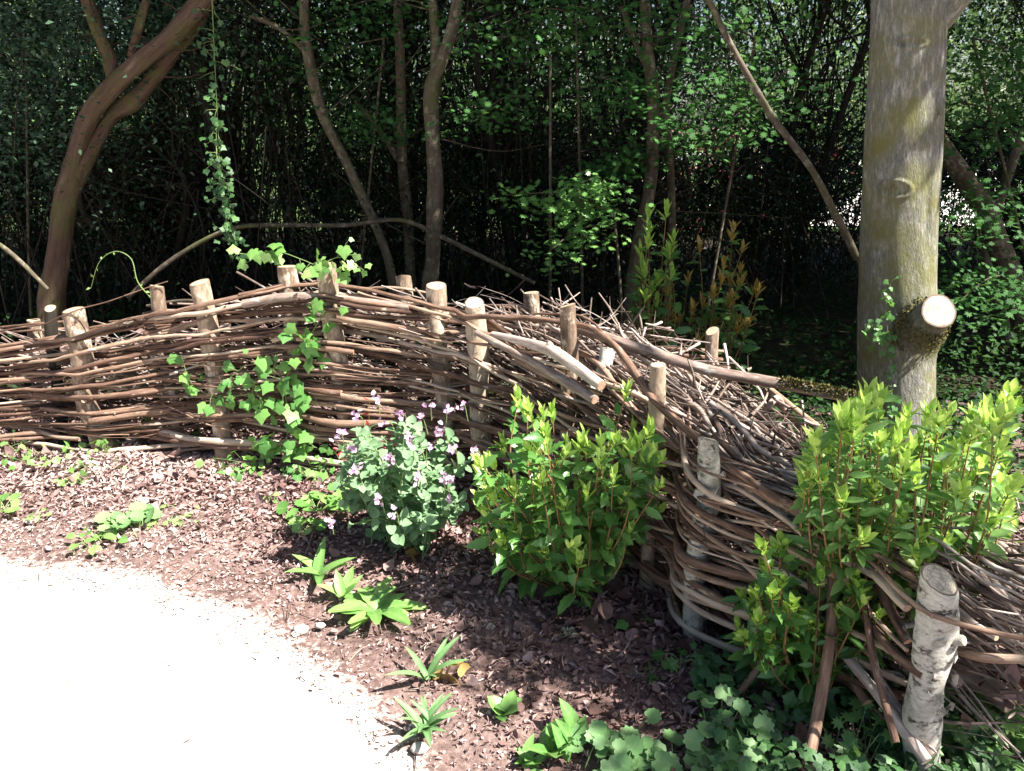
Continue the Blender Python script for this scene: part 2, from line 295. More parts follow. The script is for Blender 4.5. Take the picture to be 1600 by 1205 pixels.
M['grey'] = leafm('grey_green_leaf', [(0, (.025, .055, .03)), (.5, (.05, .1, .055)), (1, (.1, .17, .1))], .25, .6, spec=.25)
M['far'] = leafm('far_leaf', [(0, (.03, .07, .02)), (.5, (.07, .14, .035)), (1, (.2, .28, .1))], .35, .5)
M['redflower'] = leafm('red_flower', [(0, (0.175, 0.007, 0.021)), (.5, (0.35, 0.021, 0.042)), (1, (0.455, 0.105, 0.14))], .3, .5)
M['purple'] = leafm('purple_petal', [(0, (.5, .22, .45)), (.5, (.68, .42, .62)), (1, (.8, .7, .78))], .35, .5)
M['redleaf'] = leafm('red_leaf', [(0, (.35, .02, .02)), (1, (.55, .06, .05))], .3, .4)
M['litter'] = leafm('litter', [(0, (.05, .028, .024)), (.25, (.14, .08, .07)), (.5, (.29, .19, .175)), (.75, (.48, .36, .33)), (1, (.68, .58, .52))], .08, .7, spec=.25)
M['ochre'] = leafm('ochre_leaf', [(0, (.34, .2, .06)), (1, (.55, .4, .15))], .3, .5)
M['rust'] = leafm('rust_leaf', [(0, (.28, .07, .02)), (1, (.5, .19, .07))], .25, .6)
M['stone'] = groundm('stone', [(.3, (.3, .28, .26)), (.7, (.55, .52, .48))], 50)
M['lichen'] = leafm('lichen', [(0, (.4, .42, .3)), (1, (.6, .6, .45))], .2, .8)
M['plaster'] = groundm('plaster', [(.3, (.6, .62, .66)), (.7, (.72, .74, .78))], 6)
M['roof'] = groundm('roof', [(.3, (.1, .08, .07)), (.7, (.2, .17, .15))], 8)

# ------------------------------------------------------------------ tagging
def empty(name, loc):
    o = bpy.data.objects.new(name, None); C.objects.link(o); o.location = tuple(float(x) for x in loc); o.empty_display_size = .1; return o
def tag(o, label=None, cat=None, group=None, kind=None):
    if label: o['label'] = label
    if cat: o['category'] = cat
    if group: o['group'] = group
    if kind: o['kind'] = kind
    return o
def thing(name, loc, label, cat, group=None): return tag(empty(name, loc), label, cat, group)

# ------------------------------------------------------------------ ground
def gz(x, y):
    x = np.asarray(x, float); y = np.asarray(y, float)
    h = .012*np.sin(x*5.1+y*3.3)+.01*np.sin(x*9.3-y*7.1+1)+.006*np.sin(x*21+y*17)
    return h*np.clip((y-.5), 0, 1)
EDGE = [(-400, 850), (0, 880), (120, 890), (230, 920), (350, 962), (430, 1003), (500, 1050), (560, 1090), (600, 1130), (630, 1180), (645, 1230), (650, 1400), (640, 2400)]
EW = np.array([G(p[0]-6, p[1]+14)[:2] for p in EDGE])
def pathdist(x, y):                    # signed distance-ish to the path edge, positive outside the path
    p = np.stack([np.ravel(x), np.ravel(y)], -1); best = np.full(len(p), 1e9); sg = np.ones(len(p))
    for a, b in zip(EW[:-1], EW[1:]):
        d = b-a; t = np.clip(((p-a)@d)/(d@d), 0, 1); q = p-(a+t[:, None]*d); dd = np.hypot(q[:, 0], q[:, 1])
        s = np.where(d[0]*q[:, 1]-d[1]*q[:, 0] > 0, 1, -1); m = dd < best; best[m] = dd[m]; sg[m] = s[m]
    return (best*sg).reshape(np.shape(x))
def grid(xs, ys, zf, tintf=None, keep=None):
    X, Yy = np.meshgrid(xs, ys); Z = zf(X, Yy); n = len(xs); m = len(ys)
    V = np.stack([X, Yy, Z], -1).reshape(-1, 3)
    i = np.arange(m-1)[:, None]*n+np.arange(n-1)[None]
    F = np.stack([i, i+1, i+n+1, i+n], -1).reshape(-1, 4)
    if keep is not None: F = F[keep(V[F].mean(1))]
    return V, F, (0 if tintf is None else tintf(X, Yy).ravel())
mb = MB()
xs = np.concatenate([np.linspace(-200, -5, 40), np.arange(-4.9, 4, .03), np.linspace(4.1, 200, 40)])
ys = np.concatenate([np.linspace(-30, .3, 14), np.arange(.4, 5.5, .03), np.linspace(5.6, 300, 60)])
V, F, T = grid(xs, ys, lambda x, y: gz(x, y)+np.where((y > .4) & (y < 5.4), (rng.random(x.shape)-.5)*.006, 0)*(pathdist(x, y) > .02), lambda x, y: np.clip(.5-3.2*np.abs(pathdist(x, y)), 0, .45)+.15*np.clip((-x-.2)*1.2, 0, 1))
mb.add(V, F, T); tag(mb.build('ground', M['soil']), kind='structure')
# path of pale crushed stone with a ragged edge
def nz(x, y): return .5*np.sin(x*13+2.2*np.sin(y*9))*np.sin(y*17+x*5)+.35*np.sin(x*41+y*23)*np.sin(y*37)+.3*np.sin(x*90-y*70)*np.sin(y*83)
mb = MB()
xs = np.arange(-3.6, .25, .012); ys = np.arange(.3, 3.1, .012)
V, F, T = grid(xs, ys, lambda x, y: gz(x, y)+.007, keep=lambda c: (pathdist(c[:, 0], c[:, 1])+.035*nz(c[:, 0], c[:, 1])+rng.normal(0, .02, len(c))) < -.015)
V[:, :2] += rng.uniform(-.004, .004, (len(V), 2)); mb.add(V, F, 0)
V2 = np.array([(-9, -9, .007), (.1, -9, .007), (.1, .3, .007), (-3.6, .3, .007), (-9, .3, .007), (-3.6, 2.4, .007), (-9, 2.4, .007)]); mb.add(V2, [np.array([(0, 1, 2, 3)]), np.array([(0, 3, 4)]), np.array([(4, 3, 5, 6)])], 0)
tag(mb.build('path', M['gravel']), kind='structure')
# bare floor of the wood, lawn, and pale ground added beyond for bright gaps
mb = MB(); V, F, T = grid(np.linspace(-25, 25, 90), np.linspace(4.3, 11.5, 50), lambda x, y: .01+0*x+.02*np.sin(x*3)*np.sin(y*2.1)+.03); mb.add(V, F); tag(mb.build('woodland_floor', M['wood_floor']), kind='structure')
mb = MB(); V, F, T = grid(np.linspace(-60, 60, 60), np.linspace(11.5, 80, 40), lambda x, y: .05+0*x); mb.add(V, F); tag(mb.build('lawn', M['lawn']), kind='structure')
mb = MB(); V, F, T = grid(np.linspace(1.5, 60, 40), np.linspace(12, 40, 40), lambda x, y: .075+0*x); mb.add(V, F); tag(mb.build('pale_gap_ground', M['gravel']), kind='structure')

# ------------------------------------------------------------------ leaf litter and chips
FLINE = [(-300, 690), (0, 700), (175, 708), (350, 718), (550, 735), (757, 760), (880, 830), (990, 900), (1080, 985), (1250, 1090), (1450, 1228), (1640, 1350)]
FW = np.array([G(*p)[:2] for p in FLINE])
def litter(n, tpl, smin, smax, flat, name, label, mat, tmean, dens=None, wide=None, xr=(-3.6, 2.2), yr=(.8, 4.1)):
    x = rng.uniform(*xr, n*3); y = rng.uniform(*yr, n*3); d = pathdist(x, y)
    keep = rng.random(n*3) < np.clip(.42+d*2.2, .0, 1); keep &= ((d > -.06) | (rng.random(n*3) < .012))
    x, y, d = x[keep][:n], y[keep][:n], d[keep][:n]; k = len(x)
    ax = rv(k); ax[:, 2] *= flat; nr = np.stack([rng.normal(0, .45, k), rng.normal(0, .45, k), np.ones(k)], -1)
    sz = rng.uniform(smin, smax, k)*np.clip(.4+d*1.1, .4, 1.45); t = .17*np.clip(-x-.4, 0, 1)+np.clip(rng.normal(tmean, .16, k)+np.clip(.12-d*.5, 0, .12), 0, 1)
    clump = .5+.5*np.sin(x*3.1+1.5*np.sin(y*4.4))*np.sin(y*3.7+x)
    t = np.clip(t-.22*clump*(d > .4), 0, 1)
    z = gz(x, y)+rng.uniform(.002, .022, k)*np.clip(.3+d, .3, 1)
    m = MB(); m.leaves(tpl, np.stack([x, y, z], -1), ax, nr, sz, t, wide=wide); return tag(m.build(name, mat), label, cat='leaf litter', kind='stuff')
litter(30000, flake, .008, .026, .7, 'bark_mulch', 'reddish brown shredded bark and chips scattered over the bed', M['litter'], .55)
litter(30000, flake, .018, .06, .6, 'shredded_bark', 'long stringy bark shreds lying over the flower bed', M['litter'], .58, wide=.16)
litter(2200, dry, .025, .06, .7, 'fallen_leaves', 'curled brown fallen leaves lying on the bark mulch', M['litter'], .4)
mb = MB(); k = 5000; x = rng.uniform(-3.3, .2, k*4); y = rng.uniform(.9, 3.1, k*4); d = pathdist(x, y); kp = np.abs(d+.03+rng.normal(0, .03, k*4)) < .1; x = x[kp][:k]; y = y[kp][:k]
mb.leaves(flake, np.stack([x, y, gz(x, y)+.006], -1), rv(len(x)), np.tile([0, 0, 1.], (len(x), 1)), rng.uniform(.004, .012, len(x)), .5)
tag(mb.build('path_grit', M['gravel']), 'pale stone grit scattered along the ragged edge of the path', 'gravel', kind='stuff')
mb = MB()
for i in range(420):
    x, y = rng.uniform(-2.6, 1.4), rng.uniform(1., 3.5)
    dd = float(pathdist(x, y))
    if dd < -.12 and rng.random() < .93: continue
    a = rng.random()*6.28; l = rng.uniform(.03, .17); p0 = np.array([x, y, gz(x, y)+.012]); p1 = p0+np.array([math.cos(a)*l, math.sin(a)*l, rng.uniform(-.01, .03)])
    mb.tube([p0, (p0+p1)/2+rv(1)[0]*.012, p1], [.0022, .001], 4, 6, tint=rng.uniform(.1, .8))
tag(mb.build('twig_litter', M['brush']), 'thin broken twigs scattered over the bed and path edge', 'twigs', kind='stuff')

# ------------------------------------------------------------------ woven fence
# stakes of the front row: top px, top py, base px, radius in px, material
STAKES = [(-90, 520, -40, 14, 'stake'), (68, 490, 92, 9, 'dark'), (115, 484, 168, 16, 'stake'), (237, 455, 275, 11, 'stake'), (312, 441, 352, 15, 'stake'), (443, 424, 470, 15, 'stake'), (510, 417, 545, 15, 'stake'),
          (680, 455, 690, 16, 'stake'), (741, 473, 760, 16, 'pale'), (887, 477, 885, 13, 'stake'), (1028, 570, 1010, 13, 'pale'), (1106, 686, 1085, 18, 'birch'), (1282, 850, 1262, 15, 'stake'), (1468, 905, 1445, 33, 'birch'), (1700, 1050, 1670, 20, 'stake')]
fpx = [p[0] for p in FLINE]; fpy = [p[1] for p in FLINE]
ST = []
for tx, ty, bx, rp, mt in STAKES:
    b = G(bx, np.interp(bx, fpx, fpy)); t = Y(tx, ty, b[1]); ST.append((b, t, rp*b[1]/FOC*1.06, mt))
MINOR = [1, 3, 5, 7]                  # thinner stakes that stand half hidden behind the rods

SBX = np.array([s[0][:2] for s in ST])
arc = np.concatenate([[0], np.cumsum(np.hypot(*np.diff(SBX, axis=0).T))]); LT = arc[-1]
def fpos(s):
    i = np.clip(np.searchsorted(arc, s)-1, 0, len(arc)-2); 
    Q = np.vstack([2*SBX[0]-SBX[1], SBX, 2*SBX[-1]-SBX[-2]]); f = ((s-arc[i])/(arc[i+1]-arc[i]))[:, None]
    a, b, c, d = Q[i], Q[i+1], Q[i+2], Q[i+3]
    # chord between stakes with gentle rounding
    p = .5*((2*b)+(-a+c)*f+(2*a-5*b+4*c-d)*f**2+(-a+3*b-3*c+d)*f**3)
    return p
def fnorm(s):
    d = fpos(s+.05)-fpos(s-.05); n = np.stack([d[:, 1], -d[:, 0]], -1); return unit(n)   # towards the viewer
TOPPX = [(-300, 555), (0, 545), (100, 517), (200, 487), (312, 468), (430, 445), (510, 444), (620, 462), (741, 490), (870, 540), (950, 600), (1028, 652), (1100, 732), (1290, 820), (1465, 935), (1660, 1040)]
tops = []
for (b, t, r, mt), (tx, ty, bx, rp, _) in zip(ST, STAKES):
    py = np.interp(tx, [p[0] for p in TOPPX], [p[1] for p in TOPPX]); tops.append(Y(tx, py, b[1])[2])
tops = np.array(tops)
def ftop(s): return np.interp(s, arc, tops)
leanx = np.array([(t[:2]-b[:2])/t[2] for b, t, r, mt in ST])
def flean(s): return np.stack([np.interp(s, arc, leanx[:, 0]), np.interp(s, arc, leanx[:, 1])], -1)

fence = thing('woven_fence', (0, 3.2, 0), 'low curving dead hedge fence woven from brown rods between upright stakes, its front face', 'woven fence')
def stake(parent, b, t, r, mt, seed=0):
    m = MB(); b = np.array(b); t = np.array(t); 
    lowb = b+(b-t)*.06; k = 44
    P = catmull([lowb, b+(t-b)*.35+np.array([rng.normal(0, .3*r), 0, 0]), b+(t-b)*.7+np.array([rng.normal(0, .3*r), 0, 0]), t], k)
    T = unit(P[-1]-P[-2])
    cap = 1
    f0 = r*rng.uniform(.88, 1.0)
    m.tube(P, [r*1.12, f0, r*rng.uniform(.95, 1.08), f0, r*1.03, r*1.0, r*.93], 26, tint=rng.uniform(.35, .65), cap=cap, bump=.06, raw=True)
    rg = m.v[0].reshape(-1, 26, 3); tilt = unit(np.array([rng.normal(0, .2), rng.normal(-.1, .2), 1])); cc = rg[-1].mean(0)   # sawn a little aslant
    dz = -((rg[-1]-cc)@np.array([tilt[0], tilt[1], 0]))/tilt[2]; rg[-1][:, 2] += dz; rg[-2][:, 2] += dz*.6; m.v[-1][:-1, 2] += dz
    kd = P[rng.integers(14, 38)]; an = rng.uniform(-2.6, -.5); dv = np.array([math.cos(an), math.sin(an), .5]); m.tube([kd, kd+dv*r*1.15, kd+dv*r*1.35], [r*.35, r*.3, r*.26], 9, 4, tint=.4, cap=1)
    o = m.build('stake', [M[mt], M['cutpale'] if mt in ('birch', 'pale') else M['cut']], parent)
    # peeling curls of bark on the birch
    if mt == 'birch':
        mm = MB()
        for j in range(14):
            f = rng.uniform(.1, .98); c = b+(t-b)*f; a = rng.uniform(-2.6, -.4); d = np.array([math.cos(a), math.sin(a), 0])
            sd = np.array([-d[1], d[0], 0])*rng.choice([-1, 1]); c = c+d*r*1.0
            mm.leaves(flake, [c], [sd+d*.5+np.array([0, 0, rng.normal(0, .3)])], [d], rng.uniform(.02, .05), rng.uniform(.3, 1))
        mm.build('peeling_bark', M['birch'], o)
    return o
for q, (b, t, r, mt) in enumerate(ST):
    back = np.array([0, .06, .012]) if q in MINOR else np.array([0, 0, 0]); stake(fence, b+back, t+back, r, mt)

def rodpath(s0, s1, zf, bund, jit, roff, zoff, spread):
    n = max(10, int((s1-s0)/.035)); s = np.linspace(s0, s1, n)
    MJ = [q for q in range(len(arc)) if q not in MINOR]; aj = arc[MJ]
    pa = np.array([(1 if (k+bund) % 2 else -1) for k in range(len(MJ))], float)*(np.array([ST[q][2] for q in MJ])+roff)
    i = np.clip(np.searchsorted(aj, s)-1, 0, len(aj)-2); f = (s-aj[i])/(aj[i+1]-aj[i]); g = f*f*(3-2*f); off = pa[i]*(1-g)+pa[i+1]*g-.013
    ph = rng.random(4)*6.28
    bow = np.sin(np.pi*f)
    off = off+bow*jit[0]+.006*np.sin(s*3.1+ph[0])+.003*np.sin(s*11+ph[3])
    z = zf*ftop(s)+bow*spread+.018*np.sin(s*1.3+ph[1])+.006*np.sin(s*3.7+ph[2])+.0025*np.sin(s*13+ph[0])+.0016*np.sin(s*29+ph[3]*3)+np.linspace(rng.normal(0, .014), rng.normal(0, .014), n)
    cw = np.clip((s-arc[8])*1.6, 0, 1); z = z+cw*(.03*np.sin(s*2.6+ph[3]*1.7+zf*2)+.012*np.sin(s*6.1+ph[0]))*(.8+zf)+cw*np.linspace(rng.normal(0, .045), rng.normal(0, .045), n)
    z = np.maximum(z, .015)
    xy = fpos(s)+fnorm(s)*off[:, None]+flean(s)*z[:, None]
    return np.stack([xy[:, 0], xy[:, 1], z], -1)
rods = []
zf = .03; bund = 0; row = 0
while zf < 1.0:
    nb = random.choice([2, 3, 3, 4]); 
    for q in range(nb):
        s = rng.uniform(-.9, -.1)
        while s < LT:
            L = rng.uniform(1.1, 3.0); r = rng.choice([.0055, .0078, .0098, .0118, .0145, .018], p=[.15, .25, .27, .2, .1, .03])
            send = arc[12]+rng.uniform(-.1, .38) if rng.random() < .93 else LT-.02; a, b_ = max(s, .02), min(s+L, send)
            if a > arc[8] and rng.random() < .25: s += L*.9; continue
            if b_-a > .35: rods.append((a, b_, zf, bund, r, q-nb/2))
            s += L*rng.uniform(.8, .98)
        row += 1; zf += rng.uniform(.0165, .0245)
    bund += 1; zf += rng.uniform(.004, .022)
print('rods', len(rods))
rest = MB(); cnt = 0
order = sorted(range(len(rods)), key=lambda i: -(rods[i][1]-rods[i][0])*rods[i][4])
for rank, i in enumerate(order):
    a, b_, zf, bund, r, q = rods[i]
    P = rodpath(a, b_, zf, bund, (rng.normal(0, .008), 0), r*1.15+rng.uniform(0, .006), 0, q*.004+rng.normal(0, .008))
    m = MB() if rank < 99 else rest
    r0, r1 = (r*1.12, r*.72) if rng.random() < .5 else (r*.72, r*1.12)
    m.tube(P, [r0, (r0+r1)/2*1.05, r1], 8, tint=np.clip(rng.normal(.57, .25), .0, 1), cap=1, bump=.11, raw=True)
    for _ in range(rng.integers(0, 5)):      # bud stubs and knots
        q = P[rng.integers(1, len(P)-1)]; d = unit(np.array([rng.normal(0, .6), -1, rng.normal(0, .7)])); m.tube([q+d*r*.6, q+d*r*rng.uniform(1.15, 1.8)], [r*.5, r*.3], 6, 3, tint=rng.uniform(.2, .9), cap=1)
    if rank < 99: m.build('woven_rod', [M['rod'], M['cutred'] if rng.random() < .4 else M['cut']], fence)
# a few thin wayward rods that loop over others
for i in range(110):
    a = rng.uniform(0, arc[12]-.6); L = rng.uniform(.4, 1.1); zf_ = rng.uniform(.08, 1.02)
    P = rodpath(a, min(a+L, LT-.02), zf_, rng.integers(2), (0, 0), rng.uniform(.008, .03), 0, 0)
    P[:, 2] += np.linspace(rng.normal(0, .05), rng.normal(0, .05), len(P)); P[:, 2] = np.maximum(P[:, 2], .02)
    r = rng.choice([.0022, .0035, .005, .0065]); rest.tube(P, [r, r*.5], 6, tint=np.clip(rng.normal(.45, .2), 0, 1), cap=1, raw=True)
o = rest.build('thin_rods', [M['rod'], M['cutred']], fence); o['kind'] = 'stuff'

# back row of the dead hedge
backf = thing('back_fence', (0, 3.8, 0), 'back row of the dead hedge, a few stakes and rods showing over the brushwood', 'woven fence')
def bp(s, off=-.5):
    s = np.atleast_1d(np.asarray(s, float)); return fpos(s)+fnorm(s)*off
for tx, ty, rp, y in [(52, 500, 10, 4.25), (630, 432, 12, 3.95), (830, 457, 13, 3.55), (1113, 517, 10, 3.15)]:
    t = Y(tx, ty, y); stake(backf, (t[0]+.01, y, 0), t, rp*y/FOC*1.06, 'stake')
for pts, r in [([(745, 478), (800, 481), (855, 490)], .009), ([(745, 488), (800, 491), (858, 497)], .009), ([(760, 498), (860, 506), (960, 530)], .008), ([(1010, 545), (1070, 546), (1132, 549)], .009), ([(1010, 556), (1070, 556), (1128, 562)], .011), ([(960, 530), (1060, 560), (1140, 575)], .009),
               ([(0, 512), (60, 506), (130, 500)], .008), ([(0, 520), (60, 516), (130, 512)], .008), ([(560, 452), (620, 450), (690, 462)], .008), ([(1180, 590), (1270, 660), (1330, 700)], .012), ([(1190, 610), (1280, 690), (1330, 730)], .01)]:
    px0 = np.mean([p[0] for p in pts]); yy = np.interp(px0, [60, 630, 830, 1113, 1300], [4.25, 3.95, 3.55, 3.17, 2.75])
    m = MB(); m.tube([Y(p[0], p[1], yy+.06*(-1)**k) for k, p in enumerate(pts)], [r, r*.8], 8, 18, tint=rng.uniform(.3, .7), cap=1, bump=.06); m.build('rail', [M['rod'], M['cut']], backf)

# ------------------------------------------------------------------ brushwood piled between the rows
def brushsurf(s, off):                # height of the heap
    return ftop(s)*.97-.02
grp = 'dead sticks heaped between the two rows of the hedge'
zones = [('thin grey stick on the heap of brushwood, one of many lying side by side', 170, (.60, .98))]
pile_lab = 'thin dead stick lying among many alike on the brushwood heap inside the hedge'
PZ = [(700, 'behind the climbing ivy and left stakes'), (880, 'beside the pale mottled stake'), (1000, 'around the short white offcut'), (1080, 'just behind the smooth pale stake'), (1160, 'behind the upright birch stake'), (1250, 'on the slope right of the upright birch stake'), (9999, 'lower down against the lime green bush')]
cnt = 0
s_mid = arc[9]
while cnt < 240:
    if cnt < 205: s = rng.uniform(arc[9]-.1, arc[12]+.35)
    else: s = rng.uniform(arc[4], LT-.05)
    off = -rng.uniform(.05, .5); L = rng.uniform(.3, 1.1); s0, s1 = s-L/2, s+L/2
    s0 = max(s0, .1); s1 = min(s1, LT-.02)
    if s1-s0 < .25: continue
    n = 12; ss = np.linspace(s0, s1, n); turn = rng.normal(0, .22)
    oo = np.minimum(off+turn*(ss-s), -.05); p = fpos(ss)+fnorm(ss)*oo[:, None]
    lift = rng.uniform(-.06, .07)
    z = ftop(ss)*1.0+lift*.8+.02*np.sin(ss*7+rng.random()*6)-.11*np.clip(-oo/.5, 0, 1.5)-.02-.12*np.clip((arc[8]-ss)*2, 0, 1)+np.linspace(rng.normal(0, .03), rng.normal(0, .03), n)
    P = np.stack([p[:, 0], p[:, 1], z], -1)+rng.normal(0, .003, (n, 3)); r = rng.choice([.003, .005, .007, .010, .014], p=[.25, .3, .22, .15, .08])
    m = MB(); m.tube(P, [r, r*.9, r*.55], 7, 24, tint=np.clip(rng.normal(.58, .25), .05, 1), cap=1, bump=.12)
    for b in range(rng.integers(1, 5)):
        j = rng.integers(2, n-1); q = P[j]; d = unit(P[min(j+1, n-1)]-P[j-1]+rv(1)[0]*.5*np.linalg.norm(P[min(j+1, n-1)]-P[j-1])); l = rng.uniform(.06, .25)
        m.tube([q, q+d*l*.5+rv(1)[0]*.012, q+d*l], [r*.5, r*.2], 5, 8, tint=rng.uniform(.3, .9))
    o = m.build('brushwood_stick', [M['brush'], M['cut']]); pxx = float(PX(P[n//2])[0][0]); tt = float(m.t[0][0])
    tag(o, ('stout ' if r > .0085 else 'thin ' if r < .004 else 'slender ')+('pale' if tt > .62 else 'dark')+' dead stick in the heap '+next(t for q, t in PZ if pxx < q), 'stick', grp); cnt += 1
m = MB()
for i in range(2600):
    s = rng.uniform(.1, LT-.05) if i % 2 else rng.uniform(arc[8], arc[12]+.4); off = -rng.uniform(.05, .6); p = (fpos(np.array([s]))+fnorm(np.array([s]))*off)[0]
    z = rng.uniform(.05, 1.0)**.7*ftop(s)*.98-.02-(.07 if s < arc[7] else 0); L = rng.uniform(.1, .6)
    tg = unit(fpos(np.array([s+.05]))[0]-fpos(np.array([s-.05]))[0]); d = unit(np.array([tg[0], tg[1], -.1])+rv(1)[0]*.55)
    if i % 9 == 0 and s > arc[7]: d = unit(rv(1)[0]+np.array([0, 0, .5])); L *= .35; z = ftop(s)
    q = np.array([p[0], p[1], z]); r = rng.choice([.0015, .0025, .004, .007])
    e0, e1 = q-d*L/2, q+d*L/2; zt = ftop(s)
    if i % 9 and e1[2] > zt+.02: e1[2] = zt
    if i % 9 and e0[2] > zt+.02: e0[2] = zt
    e0[2] = max(e0[2], .02); e1[2] = max(e1[2], .02)
    m.tube([e0, q+rv(1)[0]*L*.07, e1], [r, r*.4], 5, 7, tint=np.clip(rng.normal(.5, .28), 0, 1))
tag(m.build('brushwood_twigs', M['brush']), 'tangle of fine dead twigs filling the hedge between its two rows', 'twigs', kind='stuff')
# dry leaves caught in it
m = MB(); k = 1500; s = rng.uniform(0.1, LT-.05, k); off = -rng.uniform(.05, .55, k); p = fpos(s)+fnorm(s)*off[:, None]; z = ftop(s)*rng.uniform(.3, .86, k)
m.leaves(dry, np.stack([p[:, 0], p[:, 1], z], -1), rv(k), rv(k), rng.uniform(.02, .05, k), rng.uniform(.2, .8, k))
tag(m.build('dry_leaves', M['litter']), 'dry brown leaves caught in the heaped brushwood', 'leaves', kind='stuff')

def log(name, pts, rad, label, cat, mat='brush', cut='cut', tint=.5, res=30, knots=(), group=None, bump=.06, n=14):
    P = [Y(*p) for p in pts]; m = MB(); m.tube(P, rad, n, res, tint=tint, cap=1, bump=bump)
    Q = catmull(P, 20)
    for k, r in knots:
        i = int(k*19); q = Q[i]; d = unit(np.array([rng.normal(), -.5, 1.])); m.tube([q, q+d*r*1.6], [r, r*.7], 9, 4, tint=tint, cap=1)
    o = m.build(name, [M[mat], M[cut]]); return tag(o, label, cat, group)
log('mossy_branch', [(905, 512, 2.92), (1000, 545, 2.8), (1100, 577, 2.7), (1210, 598, 2.62), (1342, 625, 2.5)], [.022, .021, .02, .021, .018], 'long pale branch with a mossy end laid over the heap towards the beech trunk', 'branch', knots=((.2, .012),), tint=.5)
m = MB(); P = catmull([Y(*q) for q in [(905, 512, 2.92), (1000, 545, 2.8), (1100, 577, 2.7), (1210, 598, 2.62), (1342, 625, 2.5)]], 240)[185:238:1][:53]; P = catmull(P, 60)
k = 1800; i = rng.integers(0, 60, k); d = rv(k); d[:, 2] = np.abs(d[:, 2]); m.leaves(rhomb, P[i]+d*.021, d+rv(k)*.5, rv(k), rng.uniform(.008, .016, k), rng.random(k))
mo = m.build('moss_tuft', M['mossy']); tag(mo, 'olive moss fur on the end of the long branch laid by the beech', 'moss', kind='stuff')
log('cut_log', [(770, 523, 2.95), (820, 535, 2.78), (868, 552, 2.62), (940, 603, 2.42)], [.014, .017, .022, .0195], 'pale cut log with a knobbly joint, upper of two ending side by side', 'log', cut='cutred', tint=.85, knots=((.62, .018),))
log('cut_log', [(745, 520, 2.98), (815, 557, 2.75), (870, 588, 2.58), (930, 625, 2.42)], [.012, .015, .017, .017], 'cut log with grey lichen, lower of two ending side by side', 'log', cut='cutred', tint=.6)
log('birch_offcut', [(950, 545, 2.75), (944, 575, 2.72), (930, 612, 2.66)], [.028, .027, .027], 'short white birch offcut standing upright in the heap', 'log', mat='birch', cut='cutpale', tint=.8)
log('grey_log', [(380, 475, 3.42), (450, 464, 3.40), (530, 468, 3.38), (640, 480, 3.3)], [.019, .021, .02, .016], 'lichen grey branch laid along the top of the weave', 'branch', tint=.6)
log('cut_branch', [(1225, 640, 2.75), (1215, 622, 2.7), (1192, 636, 2.6)][:2]+[(1196, 640, 2.62)], [.01, .012, .012], 'short pale snag poking up from the heap', 'branch', tint=.7)
log('knobbly_log', [(1170, 735, 2.35), (1220, 745, 2.25), (1262, 775, 2.12), (1290, 820, 2.0)], [.03, .034, .035, .03], 'rough dark log with crusted bark lying in the heap', 'log', mat='dark', tint=1., bump=.2)
log('lichen_log', [(1300, 865, 1.9), (1345, 870, 1.85), (1390, 905, 1.75)], [.03, .034, .03], 'pale crusty log half hidden in the lower hedge', 'log', mat='birch', tint=.4, bump=.15)
# loose and leaning poles at the right
log('leaning_pole', [(1302, 900, 1.78), (1298, 985, 1.7), (1283, 1090, 1.62), (1262, 1195, 1.5)], [.0135, .0145, .015], 'straight brown pole leaning steeply against the hedge, middle of three', 'pole', mat='rod', tint=.55)
log('leaning_pole', [(1235, 950, 1.85), (1215, 1000, 1.8), (1150, 1090, 1.78), (1100, 1145, 1.8)], [.009, .0095, .01], 'thin brown pole slanting down to the left out of the leaves', 'pole', mat='rod', tint=.55)
log('leaning_pole', [(1320, 850, 1.85), (1350, 940, 1.7), (1365, 1030, 1.6), (1400, 1160, 1.45)], [.009, .0095, .009], 'thin dark crooked pole slanting right towards the thick birch stake', 'pole', mat='rod', tint=.35)
log('split_pole', [(1322, 1025, 1.72), (1375, 1090, 1.6), (1448, 1190, 1.45)], [.013, .014, .015], 'pale barkless pole running down to the foot of the birch stake, lower of two', 'pole', mat='brush', tint=.85, cut='cutpale')
log('split_pole', [(1350, 1020, 1.75), (1400, 1105, 1.58), (1458, 1180, 1.47)], [.011, .013, .013], 'pale barkless pole resting just above its twin by the birch stake', 'pole', mat='brush', tint=.75, cut='cutpale')
log('short_stick', [(1160, 1092, 1.85), (1230, 1094, 1.84), (1292, 1098, 1.84)], [.008, .007], 'short stick with a white cut end lying level above the dark ivy', 'stick', mat='brush', tint=.6, cut='cutpale')
log('thick_branch', [(1478, 1040, 1.75), (1530, 1065, 1.7), (1580, 1100, 1.62)], [.028, .03, .028], 'thick grey log with a sawn end at the right edge beside the birch stake', 'log', tint=.6)
log('bent_branch', [(1490, 1015, 1.58), (1540, 1028, 1.5), (1640, 1030, 1.45)], [.009, .011, .01], 'smooth brown branch jutting right from behind the birch stake', 'branch', mat='rod', tint=.8)
log('forked_branch', [(1500, 950, 1.72), (1540, 948, 1.68), (1610, 935, 1.62)], [.009, .011, .01], 'pale branch poking right above the heap behind the birch stake', 'branch', tint=.9)
log('white_snag', [(1455, 968, 1.72), (1410, 978, 1.7), (1395, 968, 1.7)], [.008, .009, .006], 'broken white snag poking left from the birch stake', 'branch', mat='birch', cut='cutpale', tint=.9)
